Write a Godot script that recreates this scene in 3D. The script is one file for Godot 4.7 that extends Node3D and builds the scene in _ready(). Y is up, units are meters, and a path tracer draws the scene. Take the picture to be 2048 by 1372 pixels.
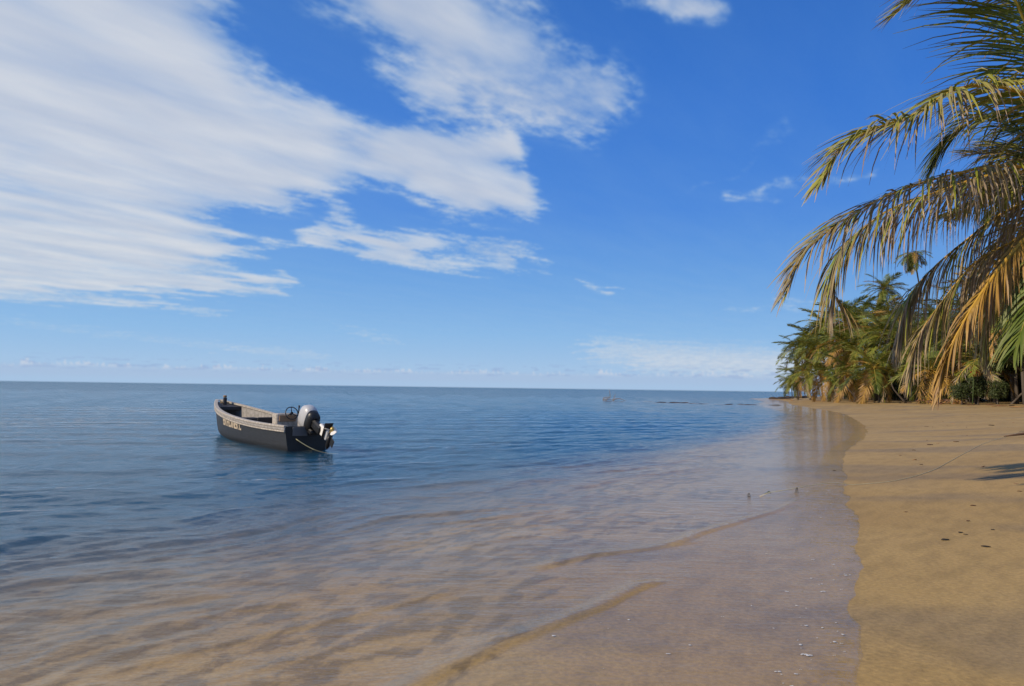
extends Node3D

const SHORE_Z := [-4000.0, -400.0, -240.0, -222.0, -207.0, -198.0, -184.0, -150.0, -130.0, -110.0, -90.0, -61.4, -39.0, -29.6, -20.8, -17.2, -14.3, -11.1, -8.8, -6.7, -6.1, -4.9, -4.3, 0.0, 20.0, 100.0, 4000.0]
const SHORE_X := [9000.0, 900.0, 180.0, 105.0, 76.0, 65.5, 61.0, 52.5, 46.8, 39.5, 33.6, 26.5, 17.9, 13.7, 9.0, 7.4, 6.2, 4.9, 4.0, 3.0, 2.74, 2.2, 2.0, 0.1, -8.0, -40.0, -1600.0]
const BED_D := [-4000.0, -40.0, -20.0, -10.0, -5.0, -2.0, 0.0, 2.2, 4.0, 7.0, 12.0, 20.0, 40.0, 80.0, 200.0, 600.0, 3000.0, 20000.0]
const BED_Y := [1.0, 0.95, 0.88, 0.60, 0.34, 0.15, 0.05, 0.0, -0.06, -0.25, -0.70, -1.3, -2.1, -3.0, -5.0, -9.0, -15.0, -18.0]
const BORES := [
	[0.046, 0.26, [-0.77, -3.87, -0.48, -4.33, -0.32, -4.59, -0.06, -5.0, 0.27, -5.35, 0.68, -5.85, 1.15, -6.54, 1.49, -6.84]],
	[0.048, 0.26, [1.54, -8.01, 2.21, -8.96, 2.87, -9.71, 3.59, -10.54, 4.16, -11.36, 4.62, -12.08, 5.28, -13.03]],
	[0.017, 0.13, [0.64, -4.38, 0.94, -4.86, 1.28, -5.24, 1.58, -5.35, 1.68, -5.39, 1.95, -5.56, 2.1, -5.71]],
	[0.016, 0.15, [2.49, -8.43, 2.86, -8.86, 3.13, -9.06, 3.65, -9.66]],
	[0.028, 0.28, [0.19, -7.04, 0.75, -7.7, 1.4, -8.05, 2.33, -8.62]],
	[0.016, 0.35, [8.18, -21.9, 9.75, -25.2, 11.09, -30.2]],
	[0.013, 0.40, [-2.6, -4.2, -1.9, -4.9, -1.1, -5.7, -0.2, -6.6]],
]

var rng := RandomNumberGenerator.new()
var n_big := FastNoiseLite.new()
var n_mid := FastNoiseLite.new()
var n_fine := FastNoiseLite.new()
var taken := {}


# ---------------------------------------------------------------- naming and small helpers
func numbered(called: String) -> String:
	if not taken.has(called):
		taken[called] = 0
		return called
	taken[called] += 1
	return "%s_%03d" % [called, taken[called]]


func tag(o: Node, label: String, category: String, group := "", kind := "") -> void:
	if label != "":
		o.set_meta("label", label)
	if category != "":
		o.set_meta("category", category)
	if group != "":
		o.set_meta("group", group)
	if kind != "":
		o.set_meta("kind", kind)


func thing(called: String, label: String, category: String, at := Vector3.ZERO, turn := 0.0, group := "") -> Node3D:
	var o := Node3D.new()
	o.name = numbered(called)
	add_child(o)
	o.position = at
	o.rotation.y = turn
	tag(o, label, category, group)
	return o


func put(called: String, mesh: Mesh, m: Material, parent: Node = null) -> MeshInstance3D:
	var o := MeshInstance3D.new()
	o.mesh = mesh
	if m:
		o.material_override = m
	if parent == null:
		o.name = numbered(called)
		add_child(o)
	else:
		o.name = called
		parent.add_child(o, true)
	return o


func mat(linear: Color, rough := 0.7, metal := 0.0) -> StandardMaterial3D:
	var m := StandardMaterial3D.new()
	m.albedo_color = linear.linear_to_srgb()
	m.roughness = rough
	m.metallic = metal
	return m


func built(v: PackedVector3Array, n: PackedVector3Array, c: PackedColorArray, i: PackedInt32Array) -> ArrayMesh:
	var a := []
	a.resize(Mesh.ARRAY_MAX)
	a[Mesh.ARRAY_VERTEX] = v
	if n.size():
		a[Mesh.ARRAY_NORMAL] = n
	if c.size():
		a[Mesh.ARRAY_COLOR] = c
	a[Mesh.ARRAY_INDEX] = i
	var m := ArrayMesh.new()
	m.add_surface_from_arrays(Mesh.PRIMITIVE_TRIANGLES, a)
	return m


func tool() -> SurfaceTool:
	var st := SurfaceTool.new()
	st.begin(Mesh.PRIMITIVE_TRIANGLES)
	return st


func done(st: SurfaceTool) -> ArrayMesh:
	st.generate_normals()
	return st.commit()


func tri(st: SurfaceTool, a: Vector3, b: Vector3, c: Vector3) -> void:
	st.add_vertex(a)
	st.add_vertex(b)
	st.add_vertex(c)


func quad(st: SurfaceTool, a: Vector3, b: Vector3, c: Vector3, d: Vector3) -> void:
	tri(st, a, b, c)
	tri(st, a, c, d)


# box with chamfered long edges, given by centre, size and basis
func block(st: SurfaceTool, at: Vector3, size: Vector3, basis := Basis(), bevel := 0.012) -> void:
	st.set_smooth_group(-1)
	var h := size * 0.5
	var b: float = minf(bevel, minf(h.x, minf(h.y, h.z)) * 0.5)
	var rings := [[-h.y, b], [-h.y + b, 0.0], [h.y - b, 0.0], [h.y, b]]
	var loops := []
	for r in rings:
		var q: float = r[1]
		var x := h.x - q
		var z := h.z - q
		var pts := [Vector3(-x + b, r[0], -z), Vector3(x - b, r[0], -z), Vector3(x, r[0], -z + b), Vector3(x, r[0], z - b), Vector3(x - b, r[0], z), Vector3(-x + b, r[0], z), Vector3(-x, r[0], z - b), Vector3(-x, r[0], -z + b)]
		loops.append(pts)
	for k in 3:
		for j in 8:
			var j2 := (j + 1) % 8
			quad(st, at + basis * loops[k][j], at + basis * loops[k][j2], at + basis * loops[k + 1][j2], at + basis * loops[k + 1][j])
	for j in range(1, 7):
		tri(st, at + basis * loops[3][0], at + basis * loops[3][j], at + basis * loops[3][j + 1])
		tri(st, at + basis * loops[0][0], at + basis * loops[0][j + 1], at + basis * loops[0][j])


# round tube along points
func tube(st: SurfaceTool, pts: Array, radii: Array, sides := 7, color = null) -> void:
	st.set_smooth_group(1)
	var ref := Vector3.UP
	var rings := []
	for k in pts.size():
		var t: Vector3 = (pts[mini(k + 1, pts.size() - 1)] - pts[maxi(k - 1, 0)]).normalized()
		if absf(t.dot(ref)) > 0.95:
			ref = Vector3.RIGHT if absf(t.x) < 0.8 else Vector3.BACK
		var u := t.cross(ref).normalized()
		var w := u.cross(t).normalized()
		ref = w
		var ring := []
		for j in sides:
			var a := TAU * j / sides
			ring.append(pts[k] + (u * cos(a) + w * sin(a)) * radii[k])
		rings.append(ring)
	if color != null:
		st.set_color(color)
	for k in pts.size() - 1:
		for j in sides:
			var j2 := (j + 1) % sides
			quad(st, rings[k][j], rings[k][j2], rings[k + 1][j2], rings[k + 1][j])
	for j in range(1, sides - 1):
		tri(st, rings[0][0], rings[0][j + 1], rings[0][j])
		tri(st, rings[-1][0], rings[-1][j], rings[-1][j + 1])


func interp(xs: Array, ys: Array, x: float) -> float:
	var n := xs.size()
	if x <= xs[0]:
		return ys[0]
	if x >= xs[n - 1]:
		return ys[n - 1]
	var lo := 0
	var hi := n - 1
	while hi - lo > 1:
		var m := (lo + hi) >> 1
		if xs[m] <= x:
			lo = m
		else:
			hi = m
	var t: float = (x - xs[lo]) / (xs[hi] - xs[lo])
	return lerpf(ys[lo], ys[hi], t)


# ---------------------------------------------------------------- the lie of the land
var shore_table := PackedFloat32Array()


func shore_x(z: float) -> float:
	if z > -300.0 and z < 40.0 and shore_table.size():
		var f := (z + 300.0) * 5.0
		var k := int(f)
		return lerpf(shore_table[k], shore_table[k + 1], f - k)
	return interp(SHORE_Z, SHORE_X, z)


func make_shore_table() -> void:
	var raw := PackedFloat32Array()
	for k in 1720:
		raw.append(interp(SHORE_Z, SHORE_X, -310.0 + k * 0.2))
	for k in 1704:
		var i := k + 50
		if i >= 1715:
			shore_table.append(raw[mini(i, 1719)])
			continue
		var z := -300.0 + k * 0.2
		var w := clampi(int(absf(z) * 0.12 / 0.2), 1, 45)
		var s := 0.0
		for j in range(-w, w + 1):
			s += raw[clampi(i + j, 0, 1719)]
		s /= 2 * w + 1
		s += n_mid.get_noise_2d(z * 30.0, 50.0) * 0.06 + n_mid.get_noise_2d(z * 9.0, 9.0) * 0.14
		shore_table.append(s)


# distance out to sea from the upper edge of the swash
func out_to_sea(x: float, z: float) -> float:
	return (shore_x(z) - x) * 0.92


func bed(x: float, z: float) -> float:
	var d := out_to_sea(x, z)
	var y := interp(BED_D, BED_Y, d)
	if d > 1.0 and d < 80.0:
		y += n_big.get_noise_2d(x * 3.2 + z * 0.8, z * 5.0) * 0.06 * smoothstep(1.5, 7.0, d)
	elif d < -0.4:
		var k := smoothstep(0.4, 6.0, -d)
		y += k * (n_big.get_noise_2d(x * 2.0, z * 2.0) * 0.05 + n_mid.get_noise_2d(x * 6.0, z * 6.0) * 0.045 + n_mid.get_noise_2d(x * 30.0, z * 30.0) * 0.022 * clampf(0.3 + n_big.get_noise_2d(x * 5.0, z * 5.0 + 70.0), 0.0, 1.0))
	return y


func swell(x: float, z: float) -> float:
	var q := n_big.get_noise_2d(x * 1.6, z * 1.6) * 1.4
	var a := 0.25 + 0.75 * clampf(0.5 + 1.1 * n_big.get_noise_2d(x * 1.1 + 300.0, z * 1.8), 0.0, 1.0)
	var y := 0.0
	y += 0.016 * sin((x * 0.34 + z * 0.94) * 1.75 + q * 2.0)
	y += 0.011 * sin((x * 0.12 + z * 0.99) * 3.6 + q * 3.0 + 1.0)
	y += 0.011 * a * sin((x * 0.45 + z * 0.89) * 6.1 + q * 4.5 + 2.0)
	y += 0.0088 * a * sin((x * -0.12 + z * 0.99) * 9.7 + q * 5.5)
	y += 0.0056 * a * sin((x * 0.3 + z * 0.95) * 16.0 + q * 7.0 + 4.0)
	y += 0.0032 * a * sin((x * -0.3 + z * 0.95) * 27.0 + q * 9.0 + 1.0)
	return y


func bores(x: float, z: float) -> float:
	var y := 0.0
	for b in BORES:
		var p: Array = b[2]
		var tail: float = b[1]
		var reach := tail * 3.0 + 0.2
		if x < minf(p[0], p[-2]) - reach or x > maxf(p[0], p[-2]) + reach or z < p[-1] - reach or z > p[1] + reach:
			continue
		var best := 9.0
		var side := 1.0
		var along := 0.0
		var n := p.size() / 2
		for k in n - 1:
			var ax: float = p[2 * k]
			var az: float = p[2 * k + 1]
			var bx: float = p[2 * k + 2] - ax
			var bz: float = p[2 * k + 3] - az
			var t := ((x - ax) * bx + (z - az) * bz) / (bx * bx + bz * bz)
			var tc := clampf(t, 0.0, 1.0)
			var dx := x - ax - bx * tc
			var dz := z - az - bz * tc
			var d := sqrt(dx * dx + dz * dz)
			if d < best:
				best = d
				along = (k + tc) / (n - 1)
				side = signf(bx * (z - az) - bz * (x - ax))
		# the sea lies on the left hand of each line as it runs away from the camera
		var q := best * -side + n_mid.get_noise_2d(x * 22.0, z * 22.0) * 0.03
		var ends := smoothstep(0.0, 0.12, along) * smoothstep(1.0, 0.85, along)
		var h := 0.0
		if q > 0.0:
			var e := q / tail
			h = exp(-e * e * 2.2)
			h -= 0.16 * exp(-pow((e - 1.5) * 1.8, 2.0)) * smoothstep(3.0, 2.4, e)
		else:
			h = smoothstep(-0.055 - tail * 0.08, 0.0, q)
		y += b[0] * ends * h
	return y


func water_height(x: float, z: float, r: float) -> float:
	var d := out_to_sea(x, z)
	var ground := bed(x, z)
	var deep := clampf((0.06 - ground) / 0.45, 0.0, 1.0)
	var y := swell(x, z) * (0.10 + 0.90 * deep) if r < 200.0 else 0.0
	if r < 60.0:
		var dp := -ground
		var sh := smoothstep(0.0, 0.08, dp) * (1.0 - 0.8 * smoothstep(0.35, 1.1, dp))
		if sh > 0.0:
			var ph := x * 0.8 + z * 0.6 + n_big.get_noise_2d(x * 4.0, z * 4.0 + 30.0) * 0.7
			var pk := clampf(0.55 + 1.3 * n_big.get_noise_2d(x * 5.0 + 90.0, z * 5.0), 0.0, 1.0)
			y += sh * (0.010 * sin(ph * 6.0) + 0.0085 * pk * sin(ph * 11.0 + 1.0) + 0.0058 * pk * sin(ph * 19.0 + z * 2.0) + 0.003 * pk * sin(ph * 37.0 - x * 5.0))
	if r < 34.0:
		y += bores(x, z)
	var thick := 0.005 if d > 0.06 else lerpf(0.005, -0.02, clampf((0.06 - d) / 0.14, 0.0, 1.0))
	if d < -0.3:
		return ground - 0.25
	var film := ground + thick
	var k := 0.012
	var hh := clampf(0.5 + 0.5 * (y - film) / k, 0.0, 1.0)
	return lerpf(film, y, hh) + k * hh * (1.0 - hh)


# ---------------------------------------------------------------- sky
const CLOUDS := [[-35.94,19.00,-27.44,20.81,5.58,1.00],[-35.79,15.89,-24.22,17.93,4.83,1.00],[-31.83,21.67,-17.6,16.0,3.5,0.97],[-25.74,16.75,-15.09,15.99,2.60,0.95],[-30.05,13.58,-17.83,14.72,1.67,0.90],[-35.51,10.03,-24.57,10.69,2.79,0.95],[-35.41,7.93,-21.33,9.28,1.49,0.95],[-35.36,6.72,-16.91,7.29,0.67,0.90],[-35.32,5.82,-20.91,6.72,0.45,0.90],[-35.29,5.21,-24.06,5.40,0.30,0.80],[-23.43,5.13,-20.86,5.16,0.19,0.70],[-15.5,27.2,-5.07,26.28,1.9,0.50],[-8.87,27.60,-0.48,25.47,2.79,0.78],[-5.02,24.05,6.39,21.83,2.60,0.66],[-6.82,20.65,5.66,19.83,2.05,0.48],[-9.86,22.78,-4.96,21.41,1.49,0.50],[-10.08,17.39,0.40,17.43,1.30,0.90],[-6.33,15.14,0.07,14.24,1.67,0.95],[-8.60,17.13,-2.94,14.54,1.86,0.95],[-15.81,16.61,-9.30,15.35,1.12,0.70],[-21.13,21.86,-12.26,16.90,2.23,0.45],[-14.11,18.79,-8.58,16.09,1.49,0.45],[-12.88,13.55,-11.94,12.02,1.04,0.55],[-14.23,10.99,-7.33,10.07,0.93,0.80],[-10.62,9.93,-0.98,9.13,0.74,0.70],[-8.47,11.65,2.01,9.53,0.67,0.55],[-18.01,9.69,-14.91,9.89,0.30,0.50],[-20.69,9.67,-18.34,9.49,0.45,0.60],[4.27,8.26,7.42,7.52,0.26,0.60],[8.23,27.06,11.57,26.40,0.52,0.35],[11.94,26.68,14.47,26.01,1.04,0.70],[16.8,14.0,25.0,14.7,0.40,0.34],[13.39,14.39,20.65,18.27,0.30,0.15],[14.79,5.82,23.13,6.27,0.22,0.40],[-33.70,3.79,-20.12,2.57,0.26,0.30],[-20.12,2.57,-13.99,2.13,0.30,0.40],[-12.63,4.23,-8.65,3.32,0.30,0.35],[6.53,2.91,23.71,1.9,1.15,0.55],[9.5,1.9,26.0,1.5,0.8,0.4],[-12.0,29.5,-1.31,29.8,2.2,0.45],[-36.08,21.75,-25.5,24.2,4.2,0.92]]
const SKY_EL := [0.0, 1.5, 4.0, 8.0, 13.0, 20.0, 28.0, 45.0, 90.0]
const SKY_RGB := [[0.655, 0.765, 0.885], [0.64, 0.765, 0.895], [0.54, 0.72, 0.90], [0.415, 0.63, 0.88], [0.305, 0.535, 0.855], [0.23, 0.465, 0.81], [0.185, 0.41, 0.745], [0.15, 0.35, 0.68], [0.13, 0.31, 0.63]]
var mass := PackedFloat32Array()
var n_sky := FastNoiseLite.new()
var n_streak := FastNoiseLite.new()
var n_warp := FastNoiseLite.new()


func make_mass() -> void:      # -48..44 degrees across, 0..34 up, quarter of a degree each
	mass.resize(369 * 137)
	for j in 137:
		var el := j * 0.25
		for i in 369:
			var az := -48.0 + i * 0.25
			var clear := 1.0
			for c in CLOUDS:
				var r: float = c[4]
				if el > maxf(c[1], c[3]) + r * 1.6 or el < minf(c[1], c[3]) - r * 1.6 or az > c[2] + r * 1.6 or az < c[0] - r * 1.6:
					continue
				var bx: float = c[2] - c[0]
				var by: float = c[3] - c[1]
				var t := clampf(((az - c[0]) * bx + (el - c[1]) * by) / (bx * bx + by * by), 0.0, 1.0)
				var d := Vector2(az - c[0] - bx * t, el - c[1] - by * t).length()
				clear *= 1.0 - c[5] * smoothstep(r * 1.6, r * 0.1, d)
			mass[j * 369 + i] = 1.0 - clear


func mass_at(az: float, el: float) -> float:
	var fx := clampf((az + 48.0) * 4.0, 0.0, 367.0)
	var fy := clampf(el * 4.0, 0.0, 135.0)
	var i := int(fx)
	var j := int(fy)
	var k := j * 369 + i
	return lerpf(lerpf(mass[k], mass[k + 1], fx - i), lerpf(mass[k + 369], mass[k + 370], fx - i), fy - j)


func sky_color(az: float, el: float) -> Color:
	var e := maxf(el, 0.0)
	var k := 0
	while k < 7 and e > SKY_EL[k + 1]:
		k += 1
	var t: float = (e - SKY_EL[k]) / (SKY_EL[k + 1] - SKY_EL[k])
	var a: Array = SKY_RGB[k]
	var b: Array = SKY_RGB[k + 1]
	var c := Color(lerpf(a[0], b[0], t), lerpf(a[1], b[1], t), lerpf(a[2], b[2], t))
	# the air is paler towards the sun, which stands off to the left
	var near := 0.5 + 0.5 * cos(deg_to_rad(az + 105.0))
	near = near * near * cos(deg_to_rad(e)) * smoothstep(-4.0, 14.0, e)
	c = c.lerp(Color(0.72, 0.83, 0.92), 0.42 * near)
	c = c.lerp(Color(0.62, 0.79, 0.88), 0.35 * near * smoothstep(16.0, 3.0, e))
	if el < 0.02:
		return c
	# high cloud lies on a plane; its streaks run away towards the right
	var ea := deg_to_rad(maxf(el, 0.6))
	var ra := deg_to_rad(az)
	var px := sin(ra) / tan(ea)
	var py := cos(ra) / tan(ea)
	var al := px * 0.53 + py * 0.85
	var ac := px * 0.85 - py * 0.53
	var w1 := n_warp.get_noise_2d(al * 14.0, ac * 30.0)
	var w2 := n_warp.get_noise_2d(al * 14.0 + 200.0, ac * 30.0 + 70.0)
	var flat := smoothstep(1.0, 12.0, el)
	var m := mass_at(az + w1 * 2.4, el + w2 * lerpf(0.25, 1.5, flat))
	var outside := maxf(smoothstep(36.0, 46.0, absf(az)), smoothstep(28.5, 34.0, el))
	if outside > 0.0:
		var g := smoothstep(-0.12, 0.42, n_warp.get_noise_2d(al * 3.0 + 31.0, ac * 7.0) + 0.10 * cos(ra + 1.6)) * smoothstep(2.0, 9.0, el)
		m = lerpf(m, g * 0.9, outside)
	var streak := n_streak.get_noise_2d(al * 13.0, ac * 48.0)
	var curd := n_sky.get_noise_2d(al * 120.0, ac * 210.0)
	var ragged := (streak * 0.34 + curd * 0.75 * smoothstep(0.98, 0.30, m) + w1 * 0.30) * lerpf(0.35, 1.0, flat)
	var thin := m * (1.0 + ragged * 1.15 * (1.0 - 0.55 * m)) + ragged * 0.55 * smoothstep(0.0, 0.35, m) * (1.0 - m)
	var dens := smoothstep(0.02, 1.12, clampf(thin, 0.0, 1.2)) * 0.86
	var veil := 0.04 * clampf(0.5 + streak, 0.0, 1.0) * smoothstep(1.0, 5.0, el)
	dens = clampf(dens + veil * (1.0 - dens), 0.0, 0.95)
	var shade := clampf(0.5 + n_warp.get_noise_2d(al * 20.0 + 9.0, ac * 44.0) * 0.9 + streak * 0.25, 0.0, 1.0)
	var white := Color(0.80, 0.815, 0.855).lerp(Color(0.885, 0.88, 0.885), shade)
	c = c.lerp(white, dens)
	# small heaped clouds far off over the horizon
	if el < 3.2:
		var base := 1.05 + 0.12 * n_warp.get_noise_1d(az * 5.0)
		var puff := n_sky.get_noise_2d(az * 58.0, 11.0) * 0.55 + n_sky.get_noise_2d(az * 170.0, el * 260.0) * 0.32 + n_warp.get_noise_1d(az * 6.0 + 80.0) * 0.5
		var top := base + maxf(0.0, puff + 0.12) * 0.75
		var bank := 0.45 * smoothstep(1.35, 0.9, el) * smoothstep(0.1, 0.7, el)
		c = c.lerp(Color(0.665, 0.735, 0.85), bank)
		if el > base - 0.12 and el < top:
			c = c.lerp(Color(0.86, 0.855, 0.885), 0.55 * smoothstep(base - 0.12, base + 0.2, el) * smoothstep(0.0, 0.10, top - el))
		var low := n_warp.get_noise_2d(az * 9.0 + 17.0, el * 80.0)
		c = c.lerp(Color(0.57, 0.66, 0.82), 0.45 * smoothstep(0.18, 0.42, low) * smoothstep(0.7, 1.1, el) * smoothstep(2.0, 1.4, el))
	return c


func sky_part(az0: float, el1: float, step_deg: float, w: int, h: int) -> Image:
	var bytes := PackedByteArray()
	bytes.resize(w * h * 3)
	var at := 0
	for j in h:
		var el := el1 - (j + 0.5) * step_deg
		for i in w:
			var c := sky_color(az0 + (i + 0.5) * step_deg, el)
			var dither := rng.randf() - 0.5
			bytes[at] = clampi(roundi(c.r * 255.0 + dither), 0, 255)
			bytes[at + 1] = clampi(roundi(c.g * 255.0 + dither), 0, 255)
			bytes[at + 2] = clampi(roundi(c.b * 255.0 + dither), 0, 255)
			at += 3
	return Image.create_from_data(w, h, false, Image.FORMAT_RGB8, bytes)


func make_sky() -> ImageTexture:
	for n in [n_sky, n_streak, n_warp]:
		n.noise_type = FastNoiseLite.TYPE_SIMPLEX_SMOOTH
		n.fractal_type = FastNoiseLite.FRACTAL_FBM
		n.frequency = 0.05
	n_sky.seed = 5
	n_sky.fractal_octaves = 4
	n_sky.fractal_gain = 0.62
	n_streak.seed = 21
	n_streak.fractal_octaves = 5
	n_streak.fractal_gain = 0.6
	n_warp.seed = 40
	n_warp.fractal_octaves = 4
	make_mass()
	var s := 360.0 / 4096.0
	var low := sky_part(-180.0, 90.0, 360.0 / 1024.0, 1024, 256)
	low.resize(4096, 1024, Image.INTERPOLATE_CUBIC)
	# the part of the sky that is seen largest, at full fineness: 42 degrees each way, 34 up
	var rows := int(34.0 / s)
	var cols := int(84.0 / s) / 2 * 2
	var fine := sky_part(-cols / 2 * s, rows * s, s, cols, rows)
	low.blit_rect(fine, Rect2i(0, 0, cols, rows), Vector2i(2048 - cols / 2, 1024 - rows))
	var full := Image.create(4096, 2048, false, Image.FORMAT_RGB8)
	full.fill(Color(0.30, 0.42, 0.55))
	full.blit_rect(low, Rect2i(2048, 0, 2048, 1024), Vector2i(0, 0))
	full.blit_rect(low, Rect2i(0, 0, 2048, 1024), Vector2i(2048, 0))
	return ImageTexture.create_from_image(full)


# ---------------------------------------------------------------- ground and sea
func ground_color(x: float, z: float, seaward: float) -> Color:
	# one sand for the beach and the sea bed
	var streaks := n_mid.get_noise_2d(x * 1.6 + z * 0.9, z * 4.4 - x * 1.2)
	var broad := n_big.get_noise_2d(x * 3.0 + z, z * 4.0)
	var c := Color(0.405, 0.258, 0.088).lerp(Color(0.475, 0.312, 0.115), clampf(0.5 + broad * 1.2, 0.0, 1.0))
	# dark mineral grains washed into streaks
	c = c.lerp(Color(0.17, 0.135, 0.10), 0.42 * smoothstep(0.08, 0.50, streaks + broad * 0.45))
	var au := x * 0.55 - z * 0.83
	var av := x * 0.83 + z * 0.55
	var grains := 0.38 * n_big.get_noise_2d(au * 9.0 - 40.0, av * 22.0 + 10.0) + 0.9 * n_mid.get_noise_2d(au * 24.0, av * 62.0)
	c = c.lerp(c * 0.84, smoothstep(-0.2, 0.45, grains))
	# brown seaweed scraps lying in drifts on the sand bed
	if seaward > 2.2 + 1.6 * n_mid.get_noise_2d(x * 8.0, z * 8.0):
		var scraps := 0.45 * n_big.get_noise_2d(au * 11.0 + 7.0, av * 26.0) + 0.95 * n_mid.get_noise_2d(au * 30.0 + 50.0, av * 70.0)
		c = c.lerp(Color(0.16, 0.10, 0.03), 0.62 * smoothstep(-0.08, 0.22, scraps))
	return c


func make_ground(m: Material) -> void:
	var rad := PackedFloat32Array([0.0])
	var r := 0.5
	while r < 9500.0:
		rad.append(r)
		r *= 1.011 if r < 70.0 else 1.03 if r < 400.0 else 1.15
	var ang := PackedFloat32Array()
	var a := -180.0
	while a < 179.9:
		ang.append(a)
		a += 0.25 if a >= -50.0 and a < 50.0 else 2.5
	var na := ang.size()
	var nr := rad.size()
	var v := PackedVector3Array()
	var c := PackedColorArray()
	v.resize(na * nr)
	c.resize(na * nr)
	for i in na:
		var s := sin(deg_to_rad(ang[i]))
		var k := cos(deg_to_rad(ang[i]))
		for j in nr:
			var x := rad[j] * s
			var z := -rad[j] * k
			v[i * nr + j] = Vector3(x, bed(x, z), z)
			c[i * nr + j] = ground_color(x, z, out_to_sea(x, z))
	put_sheet("ground", v, c, na, nr, m)


func put_sheet(called: String, v: PackedVector3Array, c: PackedColorArray, na: int, nr: int, m: Material, keep := PackedByteArray(), others := []) -> MeshInstance3D:
	var idx := PackedInt32Array()
	var film := PackedInt32Array()
	var far := PackedInt32Array()
	var n := PackedVector3Array()
	n.resize(na * nr)
	for i in na:
		var i2 := (i + 1) % na
		for j in nr - 1:
			var p := i * nr + j
			var q := i2 * nr + j
			if keep.size() and not (keep[p] or keep[q] or keep[p + 1] or keep[q + 1]):
				continue
			var e := v[p + 1] - v[p]
			var f := v[q + 1] - v[p]
			var g := f.cross(e)
			if g.y < 0.0:
				g = -g
			g = g.normalized()
			n[p] += g
			n[q] += g
			n[p + 1] += g
			n[q + 1] += g
			if keep.size():
				if keep[p] == 2:
					film.append_array([p, p + 1, q + 1, p, q + 1, q])
					continue
				if keep[p] == 3:
					far.append_array([p, p + 1, q + 1, p, q + 1, q])
					continue
			idx.append_array([p, p + 1, q + 1])
			if j > 0 or v[p] != v[q]:
				idx.append_array([p, q + 1, q])
	for k in n.size():
		n[k] = n[k].normalized() if n[k] != Vector3.ZERO else Vector3.UP
	for part in [[film, 0], [far, 1]]:
		if part[0].size():
			var e := put(others[part[1]][0], lean(v, n, part[0]), others[part[1]][1])
			tag(e, others[part[1]][2], "", "", "structure")
	var o := put(called, built(v, n, c, idx) if others.is_empty() else lean(v, n, idx), m)
	tag(o, "", "", "", "structure")
	return o


# only the vertices that the faces use
func lean(v: PackedVector3Array, n: PackedVector3Array, idx: PackedInt32Array) -> ArrayMesh:
	var to := PackedInt32Array()
	to.resize(v.size())
	to.fill(-1)
	var v2 := PackedVector3Array()
	var n2 := PackedVector3Array()
	var i2 := PackedInt32Array()
	i2.resize(idx.size())
	for k in idx.size():
		var at := idx[k]
		if to[at] < 0:
			to[at] = v2.size()
			v2.append(v[at])
			n2.append(n[at])
		i2[k] = to[at]
	return built(v2, n2, PackedColorArray(), i2)


const FILM_Z := [-60.0, -30.0, -13.0, -11.4, -9.0, -8.0, -6.84, -5.0, -3.9, 0.0]
const FILM_D := [0.8, 0.6, 0.5, 0.77, 1.65, 1.7, 1.4, 2.1, 2.6, 2.5]


func make_sea(m: Material, film_m: Material, far_m: Material) -> void:
	var rad := PackedFloat32Array()
	var r := 1.6
	while r < 9400.0:
		rad.append(r)
		r *= 1.0055 if r < 60.0 else 1.012 if r < 200.0 else 1.10
	var ang := PackedFloat32Array()
	var a := -180.0
	while a < 179.9:
		ang.append(a)
		a += 0.15 if a >= -44.0 and a < 36.0 else 2.0
	var na := ang.size()
	var nr := rad.size()
	var v := PackedVector3Array()
	var keep := PackedByteArray()
	v.resize(na * nr)
	keep.resize(na * nr)
	for i in na:
		var s := sin(deg_to_rad(ang[i]))
		var k := cos(deg_to_rad(ang[i]))
		for j in nr:
			var x := rad[j] * s
			var z := -rad[j] * k
			var wet := out_to_sea(x, z) > -0.3 - rad[j] * 0.02
			var kind := 1 if wet else 0
			if wet and rad[j] > 150.0 + 60.0 * n_big.get_noise_1d(ang[i] * 9.0) - ang[i] * 1.2:
				kind = 3
			elif wet and rad[j] < 60.0 and z < 0.0 and out_to_sea(x, z) < interp(FILM_Z, FILM_D, z):
				kind = 2
			keep[i * nr + j] = kind
			v[i * nr + j] = Vector3(x, water_height(x, z, rad[j]) if wet else 0.0, z)
	var o := put_sheet("sea_water", v, PackedColorArray(), na, nr, m, keep, [["water_film", film_m, "thin film of water draining down the wet sand"], ["open_sea", far_m, "open sea beyond the reef out to the horizon"]])
	tag(o, "clear shallow sea with low ripples lapping the sand", "", "", "structure")


func noise_texture(size: int, frequency: float, octaves: int, seed_: int, lo: Color, hi: Color) -> NoiseTexture2D:
	var f := FastNoiseLite.new()
	f.noise_type = FastNoiseLite.TYPE_SIMPLEX_SMOOTH
	f.frequency = frequency
	f.fractal_octaves = octaves
	f.fractal_gain = 0.6
	f.seed = seed_
	var t := NoiseTexture2D.new()
	t.width = size
	t.height = size
	t.seamless = true
	t.noise = f
	var g := Gradient.new()
	g.set_color(0, lo)
	g.set_color(1, hi)
	t.color_ramp = g
	return t


func normal_texture(size: int, frequency: float, octaves: int, gain: float, strength: float, seed_: int) -> NoiseTexture2D:
	var t := noise_texture(size, frequency, octaves, seed_, Color.BLACK, Color.WHITE)
	t.color_ramp = null
	t.noise.fractal_gain = gain
	t.as_normal_map = true
	t.bump_strength = strength
	return t


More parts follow.
